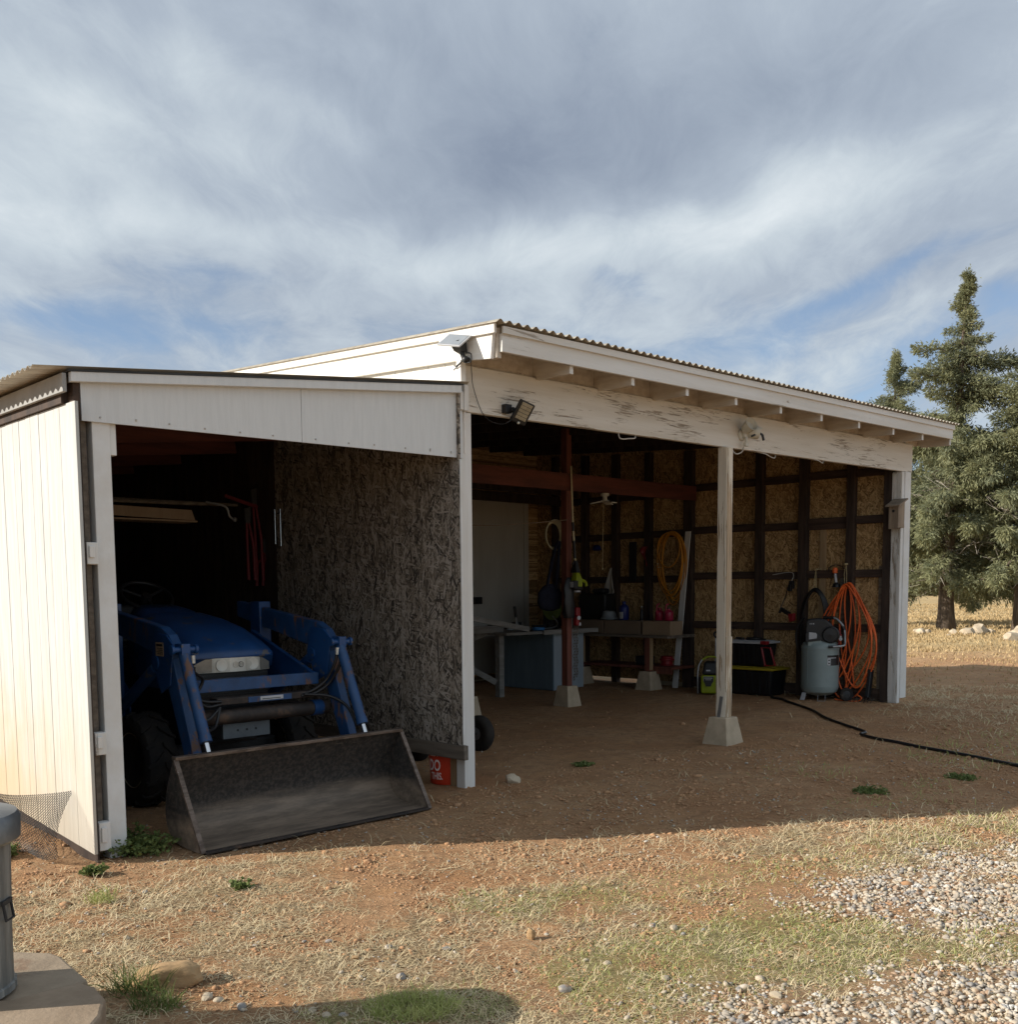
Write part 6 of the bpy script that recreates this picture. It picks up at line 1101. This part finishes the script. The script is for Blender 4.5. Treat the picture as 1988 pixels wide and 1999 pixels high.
for k, (x, y, s) in enumerate(((-.98, 3.58, .024), (-.72, 3.56, .020), (-.66, 3.52, .022), (-.60, 3.52, .02), (-1.13, 3.66, .028), (-1.08, 3.64, .02), (-.43, 3.86, .026), (-.52, 3.92, .018), (-.47, 3.98, .016), (-.78, 4.25, .018), (.38, 3.95, .02), (.30, 4.0, .016), (.63, 4.42, .022), (.72, 4.38, .026), (.55, 4.43, .018), (.20, 3.72, .028), (.95, 3.78, .024), (.97, 3.62, .028))):
    rock('river_stone', 'smooth grey river stone half sunk in the foreground dirt', 'stone', x, y, s*1.1, s*.8, s*.6, m_rock if k % 3 else m_peb, 500+k, 'smooth river stones in the foreground', rn.uniform(0, 6), .35, 1, .15)
# ------------------------------------------------------------------ weeds and tufts
def weed(label, x, y, r, h, n, seed, leafy=True, mat=None, name='weed'):
    rg = np.random.default_rng(seed); V = []; z0 = float(gz(x, y)); st = MB()
    for i in range(n):
        a = rg.uniform(0, 2*np.pi); q = r*np.sqrt(rg.random()); hh = h*(.45+.55*rg.random())*(1-.45*(q/r)**2); tip = np.array([q*np.cos(a), q*np.sin(a), hh]); base = np.array([q*.25*np.cos(a), q*.25*np.sin(a), 0.])
        if not leafy: bq = r*.9*np.sqrt(rg.random()); ba = rg.uniform(0, 6.28); base = np.array([bq*np.cos(ba), bq*np.sin(ba)*.7, 0.]); tip = base+np.array([rg.normal(0, .4)*h, rg.normal(0, .4)*h, h*(.35+.65*rg.random())])
        if leafy:
            for k in range(9):
                c = base+(tip-base)*(.3+.7*rg.random())+rg.normal(0, r*.10, 3)*np.array([1, 1, .5]); c[2] = max(c[2], .006); d = rg.normal(0, 1, 3); d[2] = abs(d[2])*.5; d /= np.linalg.norm(d); s = np.cross(d, rg.normal(0, 1, 3)); s /= np.linalg.norm(s); l = .022*(.6+.8*rg.random()); w = l*.42
                V.append([c-s*w*.3, c+d*l*.5-s*w, c+d*l, c+d*l*.5+s*w])
        else:
            d = tip-base; s = np.cross(d, rg.normal(0, 1, 3)); s /= np.linalg.norm(s); w = .0016; m_ = base+d*.55+np.array([0, 0, hh*.12]); V.append([base-s*w, base+s*w, m_+s*w*.9, m_-s*w*.9]); V.append([m_-s*w*.9, m_+s*w*.9, tip+s*w*.2+np.array([0, 0, -hh*.08]), tip-s*w*.2+np.array([0, 0, -hh*.08])])
    V = np.array(V).reshape(-1, 3); F = (np.arange(len(V)//4)*4)[:, None]+np.array([[0, 1, 2, 3]])
    o = bpy.data.objects.new(name, arr_mesh(name, V, F, mat or m_weed)); COL.objects.link(o); o.location = (x, y, z0-.004); props(o, label, 'weed' if name == 'weed' else 'grass tuft'); return o
def wb(u, v): p = B2W((u, v, 0)); return p.x, p.y
weed('bright green weed in the sun at the foot of the left corner post', *wb(-3.0, -.28), .07, .07, 40, 1)
weed('leafy green weed clump in the shade beside the loader bucket', *wb(-2.62, -.02), .20, .13, 150, 2)
weed('tall leafy weed stem rising from the shaded clump by the bucket', *wb(-2.60, .10), .05, .22, 22, 3)
weed('small green weed in the dry grass in front of the bucket', *wb(-2.60, -1.12), .055, .05, 26, 4)
weed('green weed by the left wall behind the metal bin', *wb(-3.22, .42), .08, .10, 50, 5)
weed('dark flat weed on the bare floor between the posts', *wb(1.28, .02), .10, .03, 50, 6)
weed('flat green weed near the black hose on the right', 2.62, 7.30, .14, .035, 60, 7)
weed('second flat weed at the right, farther up the black hose', 3.55, 7.9, .13, .03, 50, 8)
weed('pale grass tuft in the litter left of centre', *wb(-3.18, -.80), .09, .10, 90, 9, False, m_grass, 'grass_tuft')
weed('green grass tuft growing against the concrete slab', -1.40, 3.70, .11, .13, 170, 10, False, m_weed, 'grass_tuft')
weed('dark grass tuft behind the stained slab at the lower left', -1.28, 3.56, .10, .09, 150, 12, False, m_weed, 'grass_tuft')
weed('thick green grass tuft at the bottom edge of the photo', -.36, 3.56, .19, .06, 900, 11, False, m_grass, 'grass_tuft')
# ------------------------------------------------------------------ metal bin, slabs, netting
def binn(label, x, y, z, group=None):
    t = thing('metal_bin', label, 'bin', (x, y, z), group, world=True, absolute=False)
    b = MB(); b.lathe([(.180, .0), (.188, .004), (.188, .026), (.180, .03), (.182, .2), (.190, .49), (.195, .53)], n=120, rib=.006, ribn=30); part(b, 'body', m_bin, t, smooth=60)
    b = MB(); b.lathe([(.212, .50), (.222, .51), (.224, .575), (.214, .592), (.18, .602), (.11, .617), (.0, .625)], n=60); part(b, 'lid', M('dark_galvanised_lid', (.24, .25, .26), (.15, .16, .17), .42, .6, scale=8, c3=(.4, .4, .4), c3scale=6, c3thr=.62), t, smooth=40)
    b = MB(); b.box(.184, .194, -.03, .03, .30, .315); b.tube([(.190, -.025, .305), (.198, -.025, .25), (.198, .025, .25), (.190, .025, .305)], .005, 6); part(b, 'side_handle', m_iron, t)
    return t
binn('galvanised bin with a dark lid standing on the slab at the left edge', -1.822, 3.225, .20)
def slab_(label, P, h, mat, z=-.03):
    b = MB(); b.prism(P, 'z', z, h); return single(b, 'concrete_slab', mat, label, 'slab', (0, 0, 0), 'concrete slabs under the bin', world=True, bevel=.012)
m_slab = M('worn_concrete_slab', (.33, .26, .185), (.24, .185, .13), .85, scale=7, bump=.4, bscale=40, c3=(.22, .15, .10), c3scale=3, c3thr=.55)
m_slabr = M('rust_stained_slab', (.33, .25, .175), (.25, .185, .125), .85, scale=7, bump=.4, bscale=40, c3=(.24, .075, .03), c3scale=2.4, c3thr=.53, c3soft=.14, c3stretch=(3.2, .7, 1))
slab_('rust stained concrete slab in the bottom left corner', [(-2.4, 3.15), (-1.615, 3.18), (-1.453, 3.32), (-1.386, 3.287), (-1.31, 3.184), (-1.27, 3.05), (-1.255, 2.7), (-2.4, 2.7)], .20, m_slabr)
slab_('plain concrete slab under the bin behind the stained one', [(-2.3, 3.157), (-1.617, 3.187), (-1.455, 3.327), (-1.435, 3.355), (-1.63, 3.59), (-1.686, 3.63), (-2.3, 3.7)], .192, m_slab)
def net():
    b = MB(); nu, nv = 44, 17
    def f(i, j):
        top = Vector((-2.935-.02*math.sin(i*4), 1.55-1.38*i, .19+.19*i**1.4)); bot = Vector((-3.20+.13*i*i, 1.05-1.02*i, .012+.02*math.sin(i*11)**2)); p = top.lerp(bot, j)
        bul = math.sin(PI*j); p += Vector((-.10*bul*(1-.2*i), -.13*bul*i**3+.05*bul*math.sin(i*7), -.05*bul*(1-i)+.02*bul*math.sin(i*13))); g_ = gzb(p.x, p.y)+.008; p.z = max(p.z, g_); return p
    for i in range(nu+1):
        for j in range(nv+1):
            pass
    vs = []; idx = {}
    for i in range(nu*2+1):
        for j in range(nv*2+1):
            if (i+j) % 2 == 0: idx[(i, j)] = len(vs); vs.append(tuple(f(i/(nu*2), j/(nv*2))))
    fs = [(idx[(i-1, j)], idx[(i, j-1)], idx[(i+1, j)], idx[(i, j+1)]) for i in range(1, nu*2) for j in range(1, nv*2) if (i+j) % 2 == 1 and all(k in idx for k in ((i-1, j), (i, j-1), (i+1, j), (i, j+1)))]
    b.add(vs, fs); o = single(b, 'wire_netting', m_wire, 'loose wire netting curling out from under the sunlit plank wall', 'netting', (-3.0, .8, 0)); m = o.modifiers.new('wire', 'WIREFRAME'); m.thickness = .0034; m.use_replace = True; m.use_even_offset = False
net()
b = MB(); b.bar((-2.93, 1.6, .215), (-2.93, .2, .39), .006, .02); single(b, 'netting_edge', m_iron, 'dark edge wire of the netting along the plank wall', 'wire', (-2.93, .8, .3)) if 0 else None
# ------------------------------------------------------------------ camera, sun, sky
cam = bpy.data.cameras.new('camera'); co = bpy.data.objects.new('camera', cam); COL.objects.link(co); SC.camera = co
P = math.atan(175/1990.); RO = .0085
fw = Vector((0, math.cos(P), -math.sin(P))); r0 = Vector((1, 0, 0)); u0 = r0.cross(fw)
rt = r0*math.cos(RO)-u0*math.sin(RO); up = r0*math.sin(RO)+u0*math.cos(RO)
co.matrix_world = Matrix(((rt.x, up.x, -fw.x, 0), (rt.y, up.y, -fw.y, 0), (rt.z, up.z, -fw.z, 1.5), (0, 0, 0, 1)))
cam.sensor_fit = 'HORIZONTAL'; cam.sensor_width = 36; cam.lens = 36*1990/1988; cam.shift_y = (1325-999.5)/1988; cam.clip_start = .05; cam.clip_end = 5000
EL = R(25.4); AZ = R(79.2+180)
sd = Vector((math.sin(AZ)*math.cos(EL), math.cos(AZ)*math.cos(EL), math.sin(EL)))
sl = bpy.data.lights.new('sun', 'SUN'); sl.energy = 5.0; sl.angle = R(.55); sl.color = (1, .93, .83)
so = bpy.data.objects.new('sun', sl); COL.objects.link(so); so.rotation_euler = sd.to_track_quat('Z', 'Y').to_euler()
W = bpy.data.worlds.new('World'); SC.world = W; W.use_nodes = True; nt = W.node_tree; nt.nodes.clear()
STR = .11
out = nd(nt, 'OutputWorld'); bg = nd(nt, 'Background', {1: STR}); nt.links.new(bg.outputs[0], out.inputs[0])
sky = nd(nt, 'TexSky'); sky.sky_type = 'NISHITA'; sky.sun_disc = False; sky.sun_elevation = EL; sky.sun_rotation = AZ; sky.altitude = 1500; sky.air_density = 1.0; sky.dust_density = .6; sky.ozone_density = 1.6
d = nd(nt, 'TexCoord').outputs['Generated']; sx = nd(nt, 'SeparateXYZ', {0: d}); X, Y, Z = sx.outputs
az = mth(nt, 'ARCTAN2', X, Y); el = mth(nt, 'ARCSINE', Z)
zz = mth(nt, 'ADD', mth(nt, 'MAXIMUM', Z, 0.), .16); pv = nd(nt, 'CombineXYZ', {0: mth(nt, 'DIVIDE', X, zz), 1: mth(nt, 'DIVIDE', Y, zz), 2: 0.}).outputs[0]
wv = nd(nt, 'TexNoise', {'Vector': pv, 'Scale': 1.1, 'Detail': 3.}).outputs[1]
pw = nd(nt, 'VectorMath', {0: pv, 1: nd(nt, 'VectorMath', {0: wv, 3: .45}, operation='SCALE').outputs[0]}, operation='ADD').outputs[0]
n_big = noi(nt, nd(nt, 'Mapping', {0: pw, 'Rotation': (0, 0, R(8)), 'Scale': (1.15, .6, 1), 'Location': (.7, .3, 0)}).outputs[0], 1.25, 7, .52)
n_str = noi(nt, nd(nt, 'Mapping', {0: pw, 'Rotation': (0, 0, R(12)), 'Scale': (2.1, .5, 1), 'Location': (3.1, 1.7, 0)}).outputs[0], 1.4, 8, .58)
n_fin = noi(nt, nd(nt, 'Mapping', {0: pw, 'Rotation': (0, 0, R(5)), 'Scale': (1.7, .95, 1)}).outputs[0], 3.6, 10, .66, .4)
wa = nd(nt, 'TexNoise', {'Vector': d, 'Scale': 5., 'Detail': 5.}).outputs[1]; ws = nd(nt, 'SeparateXYZ', {0: wa})
azw = mth(nt, 'ADD', az, mth(nt, 'MULTIPLY_ADD', ws.outputs[0], .26, -.13)); elw = mth(nt, 'ADD', el, mth(nt, 'MULTIPLY_ADD', ws.outputs[1], .11, -.055))
def blob(a, e, sa, se, tilt=0):
    da = mth(nt, 'SUBTRACT', azw, a); de = mth(nt, 'SUBTRACT', elw, e); c, s = math.cos(tilt), math.sin(tilt)
    p = mth(nt, 'ADD', mth(nt, 'MULTIPLY', da, c/sa), mth(nt, 'MULTIPLY', de, s/sa)); q = mth(nt, 'ADD', mth(nt, 'MULTIPLY', de, c/se), mth(nt, 'MULTIPLY', da, -s/se))
    return mth(nt, 'EXPONENT', mth(nt, 'MULTIPLY', mth(nt, 'ADD', mth(nt, 'MULTIPLY', p, p), mth(nt, 'MULTIPLY', q, q)), -1.))
def total(L):
    r = None
    for w, b in L:
        t = mth(nt, 'MULTIPLY', blob(*b), w); r = t if r is None else mth(nt, 'ADD', r, t)
    return r
dark = total([(.27, (-.01, .355, .20, .05, .02)), (.20, (-.12, .44, .22, .05, -.35)), (.12, (-.30, .50, .2, .03, -.45)), (.14, (.13, .45, .25, .06, -.15)), (.2, (-.44, .56, .2, .05, -.5)), (.2, (.20, .40, .2, .05, .1)), (.12, (.42, .30, .1, .08, .1))])
brit = total([(.22, (-.48, .35, .14, .05, 0)), (.22, (-.22, .47, .14, .02, -.35)), (.16, (-.38, .40, .2, .025, -.3)), (.12, (-.2, .40, .12, .02, -.4)), (.34, (.30, .35, .16, .035, .25)), (.34, (.1, .31, .2, .025, .1)), (.3, (-.30, .31, .25, .02, -.05)), (.2, (.42, .25, .15, .015, .3))])
blue = total([(.62, (-.27, .277, .10, .013, -.12)), (.40, (-.42, .25, .15, .016, .05)), (.5, (-.34, .235, .25, .02, 0)), (.5, (.36, .272, .13, .016, .28)), (.6, (.46, .235, .12, .022, .2)), (.35, (.1, .275, .16, .010, -.1)), (.45, (.22, .245, .22, .014, .2)), (.38, (.40, .315, .1, .010, .25))])
cov = mth(nt, 'ADD', mth(nt, 'MULTIPLY', step(nt, el, .10, .34), .62), mth(nt, 'ADD', mth(nt, 'MULTIPLY_ADD', n_str, 1.3, -.26), mth(nt, 'MULTIPLY_ADD', n_fin, .9, -.45))); cov = mth(nt, 'SUBTRACT', cov, mth(nt, 'MULTIPLY', blue, .8)); cov = mth(nt, 'ADD', cov, mth(nt, 'MULTIPLY', brit, .5))
cov = mth(nt, 'MULTIPLY', step(nt, cov, .0, .75), .97)
br = mth(nt, 'ADD', mth(nt, 'MULTIPLY_ADD', n_big, .75, .12), mth(nt, 'ADD', mth(nt, 'MULTIPLY_ADD', n_fin, .62, -.31), mth(nt, 'MULTIPLY_ADD', n_str, .5, -.25))); br = mth(nt, 'MULTIPLY_ADD', mth(nt, 'ADD', mth(nt, 'SUBTRACT', br, dark), brit), .92, .06)
cr = nd(nt, 'ValToRGB', {0: br}); e = cr.color_ramp.elements
k = 1/STR
def cc(c): return (c[0]*k, c[1]*k, c[2]*k, 1)
e[0].position = .0; e[0].color = cc((.195, .235, .305)); e[1].position = 1.; e[1].color = cc((.60, .645, .67))
q = e.new(.45); q.color = cc((.325, .375, .44)); q = e.new(.7); q.color = cc((.445, .50, .545))
hsv = nd(nt, 'HueSaturation', {'Saturation': .9, 'Value': .9, 'Color': sky.outputs[0]})
mx = mixc(nt, cov, hsv.outputs[0], cr.outputs[0]); nt.links.new(mx, bg.inputs[0])
SC.view_settings.view_transform = 'Standard'; SC.view_settings.look = 'None'; SC.view_settings.exposure = .42; SC.view_settings.gamma = 1
SC.cycles.max_bounces = 8; SC.cycles.diffuse_bounces = 3; SC.cycles.use_denoising = True
bpy.context.view_layer.update()
